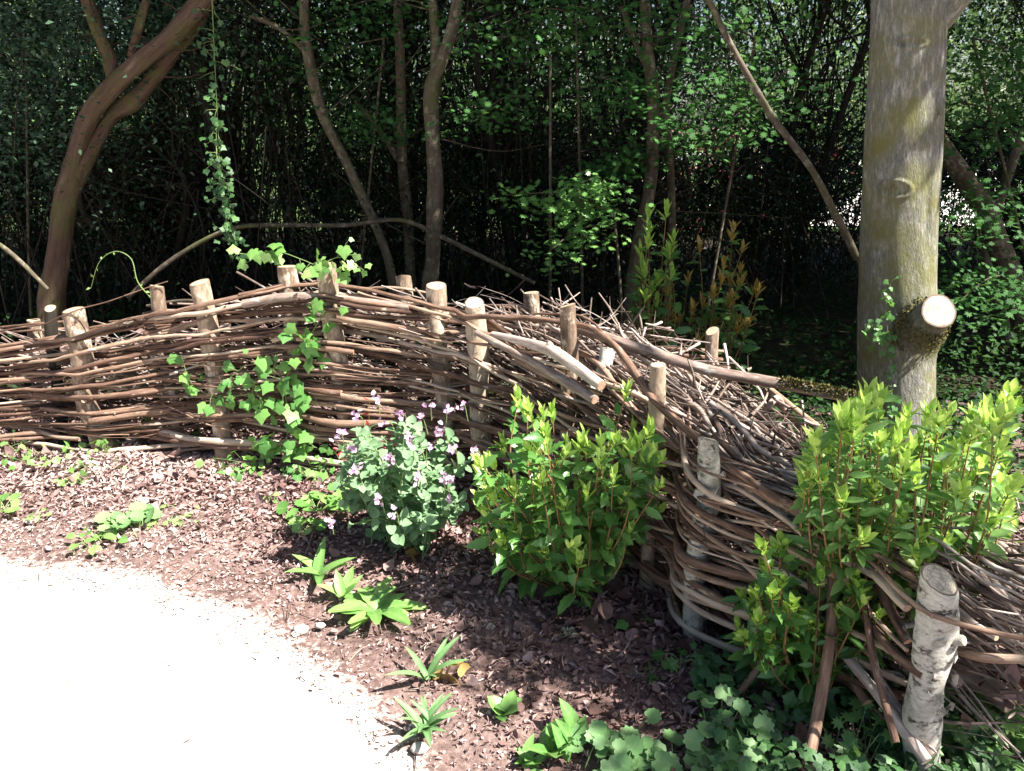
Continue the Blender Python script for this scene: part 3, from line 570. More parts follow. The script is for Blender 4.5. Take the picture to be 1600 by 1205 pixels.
for i in range(44):                    # sticks heaped right of the birch stake
    x0 = rng.uniform(1490, 1580); y0 = rng.uniform(850, 1010); L = rng.uniform(60, 170); a = R(rng.normal(42, 14)); yy = rng.uniform(1.55, 2.1)
    r = rng.choice([.003, .005, .007, .009]); tt = np.clip(rng.normal(.7, .2), 0, 1); m = MB(); m.tube([Y(x0, y0, yy), Y(x0+L*.5*math.cos(a)+rng.normal(0, 4), y0+L*.5*math.sin(a), yy-.06), Y(x0+L*math.cos(a), y0+L*math.sin(a), yy-.12)], [r, r*.8], 7, 12, tint=tt, cap=1, bump=.08)
    tag(m.build('brushwood_stick', [M['brush'], M['cut']]), ('thin ' if r < .004 else 'stout ' if r > .006 else 'slender ')+('pale' if tt > .7 else 'brown')+(' dead stick high' if y0 < 905 else ' dead stick midway' if y0 < 960 else ' dead stick low')+' in the heap right of the thick birch stake', 'stick', 'sticks right of the thick birch stake')

# ------------------------------------------------------------------ shrubs
def shoots(stemmb, leafmb, youngmb, base, tips, leaf, tpl, every=.035, lsize=.07, ysize=.035, ny=7, rad=.004, old=.65, droop=.2, tint0=.5, yt=.6, start=.3, bow=.12, ywide=1.0):
    for tip in tips:
        tip = np.array(tip, float); b = np.array(base)+rng.normal(0, .02, 3)*[1, 1, 0]
        mid = b*.45+tip*.55+np.array([0, 0, -.0])+rng.normal(0, .03, 3); out = unit((tip-b)*[1, 1, 0]+1e-5); mid = mid+out*bow*np.linalg.norm(tip-b)*.5*np.array([1, 1, 0])
        P = stemmb.tube([b, mid, tip], [rad, rad*.7, rad*.4], 6, 16, tint=rng.uniform(.2, .9))
        L = np.linalg.norm(np.diff(P, axis=0), axis=1).sum(); n = max(2, int(L/every)); q = catmull(P, n+1); T = unit(np.gradient(q, axis=0))
        for j in range(n):
            f = j/n
            if f < start or rng.random() > .9: continue
            a = j*2.4+rng.random(); side = unit(np.cross(T[j], rv(1)[0])); up = T[j]*rng.uniform(.2, .8)
            d = unit(side+up-np.array([0, 0, droop*rng.random()])); nn = unit(np.array([0, 0, 1.])+.75*rv(1)[0]+.25*np.array([0, -1, 0]))
            leafmb.leaves(tpl, [q[j]], [d], [nn], lsize*rng.uniform(.35, 1.3)*(1 if f < .8 else .8), np.clip(tint0+rng.normal(0, .22), 0, 1))
        if youngmb is not None:
            T1 = T[-1]
            for k in range(ny):
                a = k*2.4; s1 = unit(np.cross(T1, [.3, .5, .8])); s2 = np.cross(T1, s1); lean = .4+1.9*rng.random()*(1-k/ny*.8)
                d = unit(T1*.9+np.array([0, 0, .5])+lean*(s1*math.cos(a)+s2*math.sin(a))); nn = unit(T1*.3-(s1*math.cos(a)+s2*math.sin(a)))
                youngmb.leaves(young, [q[-1]-T1*.006*(ny-k)], [d], [nn], ysize*rng.uniform(.7, 1.25), np.clip(yt+rng.normal(0, .2), 0, 1), wide=ywide)
def inpoly(n, poly):
    P = np.array(poly, float); lo, hi = P.min(0), P.max(0); out = []
    while len(out) < n:
        p = rng.uniform(lo, hi); c = False; j = len(P)-1
        for i in range(len(P)):
            if (P[i, 1] > p[1]) != (P[j, 1] > p[1]) and p[0] < (P[j, 0]-P[i, 0])*(p[1]-P[i, 1])/(P[j, 1]-P[i, 1])+P[i, 0]: c = not c
            j = i
        if c: out.append(p)
    return out
def shrub(name, label, bpx, byy, poly, ntip, depth, lm, ym, tpl=bay, cat='shrub', sm='stem', young_part='young_leaves', **kw):
    base = np.array([*byy[:2], 0.]) if len(byy) == 3 else G(*bpx)
    root = thing(name, base, label, cat); a, b, c = MB(), MB(), MB()
    tips = [Y(p[0], p[1], base[1]+rng.uniform(*depth)) for p in inpoly(ntip, poly)]
    for t in tips: t[2] = max(t[2], .06)
    shoots(a, b, c if ym else None, base, tips, None, tpl, **kw)
    a.build('stems', M[sm], root); b.build('leaves', M[lm], root)
    if ym: c.build(young_part, M[ym], root)
    return root
shrub('laurel_bush', 'glossy bush with lime tips growing in front of the middle of the woven fence', (895, 925), (), [(815, 565), (850, 590), (895, 680), (950, 665), (975, 590), (1000, 600), (1010, 660), (1055, 690), (1045, 780), (985, 880), (900, 925), (810, 900), (745, 830), (735, 710), (790, 650)],
      92, (-.3, .14), 'bay', 'bayyoung', lsize=.074, ysize=.045, ny=9, every=.028, start=.3, ywide=1.35, yt=.7, tint0=.6)
shrub('laurel_bush', 'low dark leaved bush spilling from the fence above the leaning poles', (1265, 1085), (), [(1180, 850), (1230, 830), (1310, 870), (1400, 940), (1380, 1000), (1300, 1010), (1200, 1040), (1150, 990), (1140, 880)],
      75, (-.22, .12), 'bay', 'bayyoung', tpl=lance, lsize=.065, ysize=.04, ny=7, every=.026, yt=.35, start=.25, ywide=1.35)
shrub('laurel_bush', 'tall bright lime green bush at the right in front of the beech trunk', (1430, 1000), (1.12, 1.95, 0), [(1370, 600), (1400, 640), (1500, 640), (1580, 600), (1600, 640), (1610, 760), (1580, 860), (1480, 880), (1400, 880), (1300, 860), (1262, 800), (1250, 710), (1300, 660)],
      190, (-.34, .3), 'herb', 'bayyoung', tpl=lance, lsize=.062, ysize=.046, ny=9, every=.025, tint0=.75, yt=.7, start=.4, ywide=1.4)
shrub('laurel_bush', 'slim upright glossy bush with bronze young leaves behind the hedge', (1080, 560), (.87, 3.75, 0), [(1100, 360), (1160, 350), (1190, 440), (1170, 520), (1050, 540), (1040, 440)],
      34, (-.15, .25), 'bay', 'bronze', lsize=.085, ysize=.06, ny=6, every=.05, start=.35)
shrub('laurel_bush', 'slim upright bush with fresh green tips behind the hedge', (1000, 560), (.63, 3.7, 0), [(1000, 330), (1040, 310), (1055, 380), (1050, 470), (1000, 500), (995, 400)],
      22, (-.12, .12), 'bay', 'bayyoung', lsize=.075, ysize=.06, ny=7, every=.05, yt=.4, start=.3)
# small green seedlings behind the hedge on the right
for i, (x, y, yy, lab) in enumerate([(1215, 665, 3.1, 'small lime green seedling behind the heap left of the beech'), (1290, 655, 3.2, 'small lime green seedling at the foot of the beech'), (1560, 900, 2.3, 'small leafy sprout at the right edge above the heap')]):
    t = Y(x, y, yy); base = np.array([t[0], yy, max(0, t[2]-.3)*0]); root = thing('seedling', base, lab, 'plant'); a, b = MB(), MB()
    shoots(a, b, None, base, [t+rng.normal(0, .07, 3) for _ in range(7)], None, oval, lsize=.05, every=.03, start=.5, tint0=.6)
    a.build('stems', M['gstem'], root); b.build('leaves', M['lime'], root)

# flowering plant
base = G(640, 850); root = thing('campion_plant', base, 'soft green leafy plant with small mauve flowers in front of the fence', 'flowering plant')
a, b, c = MB(), MB(), MB()
tips = [Y(p[0], p[1], base[1]+rng.uniform(-.28, .16)) for p in inpoly(88, [(545, 665), (620, 655), (700, 670), (745, 720), (735, 790), (700, 835), (630, 850), (560, 840), (525, 780), (520, 710)])]
for t in tips: t[2] = max(t[2], .05)
for tip in tips:
    bb = base+rng.normal(0, .05, 3)*[1, 1, 0]; mid = bb*.4+tip*.6+np.array([0, 0, .05])+rng.normal(0, .02, 3)
    P = a.tube([bb, mid, tip], [.0035, .002], 5, 14, tint=.6); n = max(3, int(np.linalg.norm(tip-bb)/.05)); q = catmull(P, n+1); T = unit(np.gradient(q, axis=0))
    for j in range(1, n+1):
        s1 = unit(np.cross(T[j], rv(1)[0]))
        for sg in (-1, 1):
            b.leaves(oval, [q[j]], [unit(s1*sg+T[j]*.45)], [unit(np.array([0, -.35, 1.])+.45*rv(1)[0])], rng.uniform(.035, .062)*(1.1-.3*j/n), np.clip(rng.normal(.5, .22), 0, 1))
fl = [(590, 622), (672, 632), (700, 640), (722, 634), (628, 648), (558, 652), (600, 660), (655, 655), (690, 672), (645, 690), (530, 680), (552, 700), (605, 713), (612, 720), (710, 702), (740, 706), (635, 682), (696, 745), (650, 748), (593, 780), (616, 803), (555, 735), (518, 815), (560, 732), (700, 750), (704, 780), (668, 700)]
for (x, y) in fl:
    t = Y(x, y, base[1]+(rng.uniform(-.12, .05) if y < 665 else rng.uniform(-.34, -.24))); t[2] = max(t[2], .05); bb = t+np.array([rng.normal(0, .02), .07, -.09]); bb[2] = max(bb[2], .02)
    a.tube([bb, (bb+t)/2+np.array([0, 0, .03]), t], [.002, .0014], 5, 8, tint=.8)
    c = MB()
    for h in range(rng.integers(4, 9)):
        cc = t+rng.normal(0, .01, 3); nd = unit(np.array([0, -.6, .6])+rv(1)[0]*.7); s1 = unit(np.cross(nd, [.2, .9, .1])); s2 = np.cross(nd, s1)
        for k in range(5):
            an = k*1.257; d = s1*math.cos(an)+s2*math.sin(an); c.leaves(rhomb, [cc], [d+nd*.3], [nd], rng.uniform(.008, .013), rng.uniform(0, 1), wide=1.7)
    c.build('flower_head', M['purple'], root)
a.build('stems', M['gstem'], root); b.build('leaves', M['sage'], root)
# red stems beside it
root = thing('red_stemmed_weed', G(575, 800), 'thin weed with deep red leaves between the ivy and the mauve flowers', 'weed'); a, b = MB(), MB()
bb = G(575, 800)
for t in [Y(577, 625, 2.95), Y(567, 690, 2.95), Y(520, 700, 2.95), Y(600, 700, 2.9)]:
    P = a.tube([bb, (bb+t)/2, t], [.002, .001], 5, 10, tint=.6)
    for j in range(5, 10): b.leaves(lance, [P[j]], [unit(rv(1)[0]+[0, 0, .5])], [rv(1)[0]], .03, rng.random())
a.build('stems', M['stem'], root); b.build('leaves', M['redleaf'], root)

# ------------------------------------------------------------------ ivy
def ivyplant(name, label, lines, n, size, mat, face=(0, -1, .5), spread=.04, cat='ivy', tmean=.5, sr=.0025, kind=None, tpl=ivy):
    root = thing(name, lines[0][0], label, cat); a, b = MB(), MB(); tot = sum(len(l) for l in lines)
    for l in lines:
        P = a.tube(l, [sr, sr*.6], 5, 24, tint=.4); k = int(n*len(l)/tot); i = rng.integers(0, len(P), k)
        off = rng.normal(0, spread, (k, 3)); off[:, 1] = -np.abs(off[:, 1])*.6; pos = P[i]+off; pos[:, 2] = np.maximum(pos[:, 2], .015)
        ax = rng.normal(0, .55, (k, 3))+np.array([0, 0, -.55]); nn = np.array(face)+.45*rv(k)
        sz = size*rng.uniform(.45, 1.25, k)
        b.leaves(tpl, pos, ax, nn, sz, np.clip(rng.normal(tmean, .22, k), 0, 1))
        for q in range(0, k, 2): a.tube([P[i[q]], (P[i[q]]+pos[q])/2+[0, -.004, .004], pos[q]], [.001, .0008], 4, 4, tint=.7)
    a.build('stems', M['gstem'], root); b.build('leaves', M[mat], root)
    if kind: root['kind'] = kind
    return root
yf = lambda x, y, d=.07: Y(x, y, np.interp(x, [p[0] for p in FLINE], FW[:, 1])-d)
ivyplant('ivy_plant', 'bright green big leaved ivy climbing the woven fence beside the mauve flowers', [[yf(445, 725), yf(450, 650), yf(445, 600), yf(470, 545), yf(478, 520)], [yf(440, 690), yf(400, 695), yf(470, 690), yf(495, 700)], [yf(440, 640), yf(395, 610), yf(420, 580), yf(440, 570)], [yf(450, 600), yf(470, 640), yf(460, 660)], [yf(470, 550), yf(500, 500), yf(520, 480)]], 105, .062, 'ivy', spread=.045, tmean=.62)
ivyplant('ivy_plant', 'sparse ivy trail with heart shaped leaves hanging on the left of the fence', [[yf(395, 615), yf(340, 620), yf(300, 600), yf(283, 555)], [yf(330, 620), yf(360, 590), yf(385, 570)]], 26, .05, 'ivy', spread=.035, tmean=.65)
ivyplant('ivy_plant', 'light green ivy shoots trailing over the top of the tallest stakes', [[Y(395, 405, 3.3), Y(430, 393, 3.3), Y(470, 405, 3.3), Y(500, 418, 3.3)], [Y(500, 415, 3.3), Y(530, 402, 3.3), Y(555, 415, 3.3)]], 40, .05, 'lime', spread=.035, tmean=.55)
# arching tendril on the left stake
m = MB(); m.tube([Y(235, 465, 3.5), Y(215, 440, 3.5), Y(205, 405, 3.5), Y(180, 393, 3.5), Y(155, 410, 3.5), Y(142, 450, 3.5)], [.0028, .002, .0008], 6, 50, tint=.45)
TP = catmull([Y(235, 465, 3.5), Y(215, 440, 3.5), Y(205, 405, 3.5), Y(180, 393, 3.5), Y(155, 410, 3.5), Y(142, 450, 3.5)], 14); m.leaves(rhomb, TP, rv(14), rv(14)+[0, -1, .5], rng.uniform(.012, .028, 14), .5)
tag(m.build('climber_tendril', M['gstem']), 'pale green tendril curling up from the second thin stake on the left', 'tendril')
# hanging ivy strand from the leaning tree
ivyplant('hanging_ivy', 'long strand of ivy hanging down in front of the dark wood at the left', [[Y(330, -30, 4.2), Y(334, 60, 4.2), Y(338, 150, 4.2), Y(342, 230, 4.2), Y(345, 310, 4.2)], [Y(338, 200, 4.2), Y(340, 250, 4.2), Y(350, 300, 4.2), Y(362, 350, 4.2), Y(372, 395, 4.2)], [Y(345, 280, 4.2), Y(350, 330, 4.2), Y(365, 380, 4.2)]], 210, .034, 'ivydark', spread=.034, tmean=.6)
# ivy running along the foot of the fence, patch by patch
k = 0
labs = ['low ivy patch at the foot of the fence near the left edge', 'low lime ivy patch under the second thick stake', 'ivy patch at the foot of the fence between two thick stakes', 'small dark ivy patch below the climbing ivy', 'ivy patch spreading on the mulch left of the mauve flowers', 'small ivy patch on the bed below the left fence', 'tiny ivy patch at the far left on the bed']
for (x, y, w_, n, sz, mt), lab in zip([(60, 718, 45, 26, .038, 'lime'), (180, 705, 55, 60, .045, 'lime'), (250, 690, 55, 44, .042, 'lime'), (370, 735, 45, 34, .036, 'ivy'), (500, 740, 40, 60, .042, 'ivy'), (140, 740, 40, 34, .036, 'lime'), (30, 705, 20, 10, .03, 'ivydark')], labs):
    c0, l0, r0 = G(x, y), G(x-w_, y+4), G(x+w_, y-4)
    ivyplant('ground_ivy', lab, [[l0+[0, 0, .02], c0+[0, 0, .04], r0+[0, 0, .02]], [c0+[0, 0, .02], c0+[0, -.1, .02]]], n, sz, mt, face=(0, -.4, 1), spread=.05, tmean=.6, sr=.0015)
for (x, y, n, lab) in [(995, 985, 7, 'small ivy sprig on dark mulch beside the hedge corner'), (955, 905, 5, 'small dark ivy sprig under the middle bush'), (925, 955, 5, 'tiny ivy sprig on the open mulch'), (1010, 1060, 4, 'tiny ivy sprig lowest on the shaded mulch'), (810, 930, 5, 'tiny ivy seedling on the mulch below the middle bush')]:
    c0 = G(x, y); ivyplant('ivy_sprig', lab, [[c0+[-.05, 0, .015], c0+[0, .01, .03], c0+[.05, .02, .02]]], n, .035, 'ivy', face=(0, -.4, 1), spread=.02, tmean=.25, sr=.001)
# dark ground cover at the lower right
m = MB(); pts = np.array([G(p[0], p[1]) for p in inpoly(1700, [(1080, 1040), (1200, 1050), (1300, 1080), (1420, 1120), (1600, 1150), (1640, 1300), (1050, 1300), (1120, 1205), (1090, 1130)])])
pts[:, 2] = rng.uniform(.01, .13, len(pts)); pts = pts[(np.sin(pts[:, 0]*11+2*np.sin(pts[:, 1]*9))*np.sin(pts[:, 1]*13) > -.35)]; k = len(pts)
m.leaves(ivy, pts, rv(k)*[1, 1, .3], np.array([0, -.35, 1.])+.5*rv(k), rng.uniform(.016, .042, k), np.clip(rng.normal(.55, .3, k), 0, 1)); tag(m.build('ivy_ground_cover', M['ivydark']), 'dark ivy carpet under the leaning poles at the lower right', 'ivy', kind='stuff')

# ------------------------------------------------------------------ bed plants
def rosette(name, label, px, py, n, size, tpl, mat, rise=.5, cat='plant', tilt=.6, wide=None, jit=.01, tm=.6, slen=1.0, stem=False, face=None, sm='gstem'):
    base = G(px, py); root = thing(name, base, label, cat); b = MB(); a = MB()
    for k in range(n):
        an = k*2.4+rng.random()*.6; el = rise*rng.uniform(.5, 1.3); d = unit(np.array([math.cos(an), math.sin(an), el])); p = base+rng.normal(0, jit, 3)*[1, 1, 0]+[0, 0, .008]
        nn = unit(np.array([-math.cos(an)*.6, -math.sin(an)*.6-.2, 1]))
        if stem:
            q = p+d*size*slen*rng.uniform(.6, 1.3); a.tube([p, (p+q)/2+[0, 0, .01], q], [.0018, .0012], 5, 6, tint=.7); p = q; d = unit(d*[1, 1, 0]+.3*rv(1)[0]); nn = unit(np.array([0, -.4, 1])+.3*rv(1)[0])
        b.leaves(tpl, [p], [d], [nn], size*rng.uniform(.7, 1.15), np.clip(rng.normal(tm, .2), 0, 1), wide=wide)
    if stem: a.build('stems', M[sm], root); b.build('leaves', M[mat], root)
    else:
        a.tube([base, base+[0, 0, .02]], [.006, .004], 6, 3, tint=.5); a.build('crown', M[sm], root); b.build('leaves', M[mat], root)
    return root
rosette('mallow_plant', 'pale green mallow with round pleated leaves on the bare bed at the left', 205, 825, 22, .052, mallow, 'mallow', 1.3, stem=True, jit=.03, tm=.7)
rosette('herb_plant', 'low lime green leafy weed at the left, below and left of the mallow', 150, 850, 16, .045, oval, 'lime', .8, stem=True, jit=.04, tm=.6)
rosette('herb_plant', 'flat pale weed patch right of the mallow', 265, 818, 16, .035, oval, 'lime', .25, stem=True, jit=.06, tm=.8)
rosette('herb_plant', 'small round leaved weed at the left edge of the picture', 5, 800, 8, .05, mallow, 'lime', .6, stem=True, tm=.6)
rosette('geranium_plant', 'round leaved weed sprawling left of the mauve flowers', 500, 800, 22, .048, mallow, 'lime', 1.0, stem=True, jit=.06, tm=.5)
rosette('geranium_plant', 'small round leaved weed just under the sprawling one', 485, 830, 7, .05, mallow, 'lime', .5, stem=True, tm=.6)
rosette('tulip_leaves', 'tuft of pointed striped leaves on the mulch below the geranium', 505, 905, 6, .14, strap, 'herb', 1.8, wide=1.5, tm=.8)
rosette('tulip_leaves', 'cluster of broad pale leaves between the striped tuft and the primrose', 535, 935, 7, .1, lance, 'lime', 1.1, wide=1.0, tm=.7)
rosette('primrose_plant', 'primrose rosette of crinkled spoon shaped leaves near the path', 590, 960, 24, .135, spoon, 'lime', .9, tm=.6, wide=1.0)
rosette('wild_arum', 'sparse plant with narrow grey green leaves above the iris tuft', 670, 1060, 6, .13, strap, 'mallow', 2.0, wide=1.0, tm=.5)
rosette('iris_tuft', 'grassy tuft of narrow grey green leaves at the path edge', 668, 1145, 17, .12, strap, 'mallow', 1.7, wide=1.0, tm=.4)
rosette('seedling', 'two leaved seedling on the mulch right of the iris tuft', 785, 1120, 6, .06, oval, 'herb', 1.2, tm=.6)
rosette('tulip_leaves', 'lush clump of broad upright leaves at the bottom centre', 885, 1175, 16, .11, lance, 'herb', 1.9, wide=1.1, jit=.03, tm=.6)
rosette('tulip_leaves', 'small low clump of pointed leaves left of the lush clump', 820, 1195, 11, .07, lance, 'herb', 1.0, wide=1.0, jit=.02, tm=.5)
rosette('mallow_plant', 'grey green lobed mallow leaves at the bottom right of the lush clump', 960, 1200, 34, .042, mallow, 'mallow', 1.4, stem=True, slen=1.6, jit=.04, tm=.5)
rosette('mallow_plant', 'mallow with pale scalloped leaves on stalks below the slanting pole', 1145, 1185, 30, .042, mallow, 'mallow', 1.9, stem=True, slen=2.4, jit=.04, tm=.55)
rosette('mallow_plant', 'small mallow at the bottom edge between the two larger ones', 1060, 1215, 12, .055, mallow, 'mallow', .8, stem=True, jit=.03, tm=.45)
rosette('maple_seedling', 'lobed maple seedling in the shade at the foot of the hedge', 1065, 1040, 6, .055, haw, 'herb', 1.0, stem=True, tm=.3, wide=1.3)
for x, y, n, lab in [(1345, 1195, 16, 'ferny herb with cut leaves left of the foot of the birch stake'), (1520, 1190, 22, 'ferny herb with cut leaves right of the foot of the birch stake'), (1500, 1130, 14, 'ferny herb growing up beside the thick birch stake'), (1590, 1170, 16, 'ferny herb at the lower right corner')]:
    rosette('cut_leaved_herb', lab, x, y, n*2, .05, haw, 'herb', 1.9, stem=True, slen=2.2, jit=.04, tm=.6, wide=1.2)
for x, y, n, lab in [(400, 735, 8, 'small round leaved weed beside the foot of the climbing ivy'), (425, 785, 4, 'tiny upright sprout on the open mulch'), (60, 815, 5, 'tiny pale weed on the bare bed at far left'), (100, 760, 8, 'pale weed under the left fence')]:
    rosette('weed', lab, x, y, n, .032, oval, 'lime', 1.0, stem=True, tm=.7)
# withered leaves
for nm, lab, x, y, mt, n, sz in [('withered_leaves', 'withered ochre leaves beside the narrow leaved plant', 712, 1060, 'ochre', 5, .07), ('withered_leaves', 'curled yellowing leaves on the mulch under the mauve flowers', 635, 870, 'ochre', 4, .065), ('withered_leaves', 'rusty orange crumpled leaves hanging at the right edge', 1575, 1140, 'rust', 12, .06)]:
    p = G(x, y); p[2] += .02 if mt != 'rust' else .1; m = MB(); m.leaves(dry, p+rng.normal(0, .02, (n, 3)), rv(n), rv(n)+[0, -.5, .5], rng.uniform(.6, 1.1, n)*sz, rng.random(n)); tag(m.build(nm, M[mt]), lab, 'leaves')
# stones, lichen
for i, (x, y, r, lab) in enumerate([(470, 985, .022, 'pale stone at the path edge, left of two'), (500, 978, .014, 'smaller pale stone at the path edge, right of two'), (655, 1170, .02, 'pale stone below the iris tuft'), (765, 980, .016, 'grey stone on the open mulch')]):
    p = G(x, y); m = MB(); th = np.linspace(0, 2*np.pi, 9, endpoint=False); vs = []
    for k, (h, q) in enumerate([(-.3, .8), (.2, 1), (.6, .75), (.75, .2)]): 
        for t in th: vs.append(p+r*np.array([q*math.cos(t)*1.3*(1+.12*math.sin(3*t+i)), q*math.sin(t)*(1+.1*math.cos(2*t)), h]))
    i_ = np.arange(3)[:, None]*9; j = np.arange(9)[None]; k2 = (j+1) % 9; F = np.stack([i_+j, i_+k2, i_+9+k2, i_+9+j], -1).reshape(-1, 4); m.add(vs, [F, np.arange(27, 36)[None]], .5); tag(m.build('stone', M['stone']), lab, 'stone')
p = G(885, 1000); m = MB(); k = 160; m.leaves(strap, np.tile(p+[0, 0, .01], (k, 1))+rng.normal(0, .006, (k, 3)), unit(rv(k)+[0, 0, .7]), rv(k), .03, rng.random(k)); tag(m.build('lichen_tuft', M['lichen']), 'pale bushy lichen tuft on the mulch beside a stump', 'lichen')
p = G(868, 1003); m = MB(); m.tube([p-[0, 0, .01], p+[0, 0, .03]], [.011, .009], 10, 4, tint=.7, cap=1, bump=.08); tag(m.build('stick_stump', [M['brush'], M['cut']]), 'tiny sawn stump on the mulch beside the lichen', 'stump')

# ------------------------------------------------------------------ the big beech
by = 3.3
tc = thing('beech_tree', (1.72, by, 0), 'tall smooth grey green beech trunk with a sawn off limb, right of the hedge', 'tree')
cl = [Y(1398, 690, by), Y(1399, 600, by), Y(1400, 480, by), Y(1405, 330, by), Y(1412, 180, by), Y(1418, 40, by), Y(1424, -150, by)]
bb = cl[0].copy(); bb[2] = -.05; cl = [bb]+cl[:]
t0 = cl[-1]; cl += [t0+[.1, .1, 1.2], t0+[.3, .3, 3.0]]
cl = np.array(cl); zz = np.concatenate([np.linspace(-.05, 2.3, 760), np.linspace(2.32, cl[-1][2], 60)]); P = np.stack([np.interp(zz, cl[:, 2], cl[:, 0]), np.interp(zz, cl[:, 2], cl[:, 1]), zz], -1); m = len(zz); n = 190; wpx = np.interp(-zz, [-2.2, -1.6, -1.0, -.6, 0, .1], [50, 56, 59, 62, 66, 80])
wr = wpx*3.45/FOC*.9; th = np.linspace(0, 2*np.pi, n, endpoint=False)
mb = MB(); TH, ZZ = np.meshgrid(th, zz)
rr = wr[:, None]*(1+.014*np.sin(3*TH+ZZ*2)+.01*np.sin(5*TH-ZZ*5)+.006*np.sin(9*TH+ZZ*13))
# eye shaped branch scars facing the viewer, and a bulge where the limb was sawn
def scar(z0, a0, w_, h_, d_):
    global rr
    da = np.angle(np.exp(1j*(TH-a0)))*.2; e = (da/w_)**2+((ZZ-z0)/h_)**2
    rr = rr+d_*(np.exp(-((e-1)*1.8)**2)-.8*np.exp(-e*2.2))+.5*d_*np.exp(-e*.5)*np.sin(ZZ*260+12*np.cos(da*18))*.5
scar(Y(1425, 72, by)[2], R(-112), .085, .019, .007); scar(Y(1400, 292, by)[2], R(-122), .075, .034, .007); scar(Y(1447, 180, by)[2], R(-60), .018, .012, .006)
zl = Y(1440, 490, by)[2]; da = np.angle(np.exp(1j*(TH-R(-55)))); rr += .07*np.exp(-(da/.45)**2-((ZZ-zl+.03)/.1)**2)
rr += .012*np.exp(-((np.angle(np.exp(1j*(TH-R(-70)))))/.12)**2)*np.clip((ZZ-1.0)*3, 0, 1)*np.clip((1.5-ZZ)*4, 0, 1)*-1
V = P[:, None]+np.stack([rr*np.cos(TH), rr*np.sin(TH), 0*TH], -1)
i = np.arange(m-1)[:, None]*n; j = np.arange(n)[None]; k = (j+1) % n
F = np.stack([i+j, i+k, i+n+k, i+n+j], -1).reshape(-1, 4); U = np.stack([.17*np.cos(TH), .17*np.sin(TH), ZZ], -1)
TT = .55+0*TH
for (zq, aq, wq, hq) in ((Y(1425, 72, by)[2], -112, .06, .016), (Y(1400, 292, by)[2], -122, .055, .03), (Y(1447, 180, by)[2], -60, .03, .02)):
    TT = TT-.5*np.exp(-((np.angle(np.exp(1j*(TH-R(aq))))*.17/wq)**2+((ZZ-zq)/hq)**2)*1.3)
mb.add(V.reshape(-1, 3), F, TT.ravel(), U.reshape(-1, 3))
fk = Y(1440, 25, by-.05); mb.tube([fk+[-.03, .1, -.12], fk+[.1, .02, .06], fk+[.3, 0, .4], fk+[.7, 0, 1.1]], [.085, .075, .065, .055], 24, 24, tint=.5, bump=.02)
trunk = mb.build('trunk', M['beech'], tc)
# sawn limb stub
mb = MB(); c0 = Y(1425, 510, by-.08); c1 = Y(1467, 486, by-.31); mb.tube([c0, (c0+c1)/2+[0, 0, -.012], c1], [.088, .074, .068], 30, 14, tint=.6, cap=1, bump=.05)
stub = mb.build('sawn_limb', [M['beech'], M['cutpale']], tc)
mb = MB(); k = 2600; t_ = rng.random(k); ang = rng.uniform(0, 6.28, k); d = unit(c1-c0); s1 = unit(np.cross(d, [0, 0, 1])); s2 = np.cross(d, s1)
rad_ = np.interp(t_, [0, 1], [.125, .074]); q = c0+(c1-c0)*(t_*.8)[:, None]+rad_[:, None]*(np.cos(ang)[:, None]*s1+np.sin(ang)[:, None]*s2); q[:, 2] -= (rng.random(k)**2)*.05
kp = rng.random(k) < .35+.65*(np.sin(ang*2+t_*4) > -.1)
mb.leaves(rhomb, q[kp], (rv(k)+[0, -.3, -.3])[kp], rv(k)[kp], rng.uniform(.008, .016, kp.sum()), rng.random(kp.sum())); mb.build('moss', M['mossy'], stub)
# ivy creeping up the trunk
ivyplant('trunk_ivy', 'thin ivy creeping up the front of the beech trunk', [[Y(1395, 640, by-.2), Y(1392, 590, by-.2), Y(1388, 530, by-.2), Y(1384, 480, by-.2), Y(1392, 440, by-.2)], [Y(1388, 540, by-.2), Y(1365, 520, by-.2), Y(1362, 500, by-.2)]], 75, .026, 'ivy', spread=.018, tmean=.3, sr=.002)

# ------------------------------------------------------------------ wood behind: trunks traced from the photo
def tree(name, label, stems, mat, twigs=10, cat='tree', group=None, crown=None):
    b0 = Y(*stems[0][0][0]); root = thing(name, (b0[0], b0[1], 0), label, cat, group); mb = MB(); first = True
    for pts, rad in stems:
        P = [Y(*p) for p in pts]
        if first and P[0][2] > .02:
            d = P[0]-P[1]; q = P[0].copy(); f = P[0][2]/max(.05, abs(d[2])); q[:2] += np.clip(d[:2]*f*.3, -.15, .15); q[2] = -.03; P = [q]+P; rad = [rad[0]*1.15]+list(rad)
        first = False
        Q = mb.tube(P, np.array(rad)*P[1][1]/FOC, 18, len(P)*10, tint=rng.uniform(.3, .7), bump=.09)
        for k in range(twigs):
            i = rng.integers(len(Q)//4, len(Q)); q = Q[i]; dd = unit(rv(1)[0]*[1, .6, .6]+[0, 0, .3]); l = rng.uniform(.2, .8); mb.tube([q, q+dd*l*.5+rv(1)[0]*.05, q+dd*l+[0, 0, .05]], [.005, .0015], 4, 8, tint=.3)
    mb.build('trunk', M[mat], root)
    if crown is not None:
        for nm, cm, mt in crown: cm.build(nm, M[mt], root)
    return root
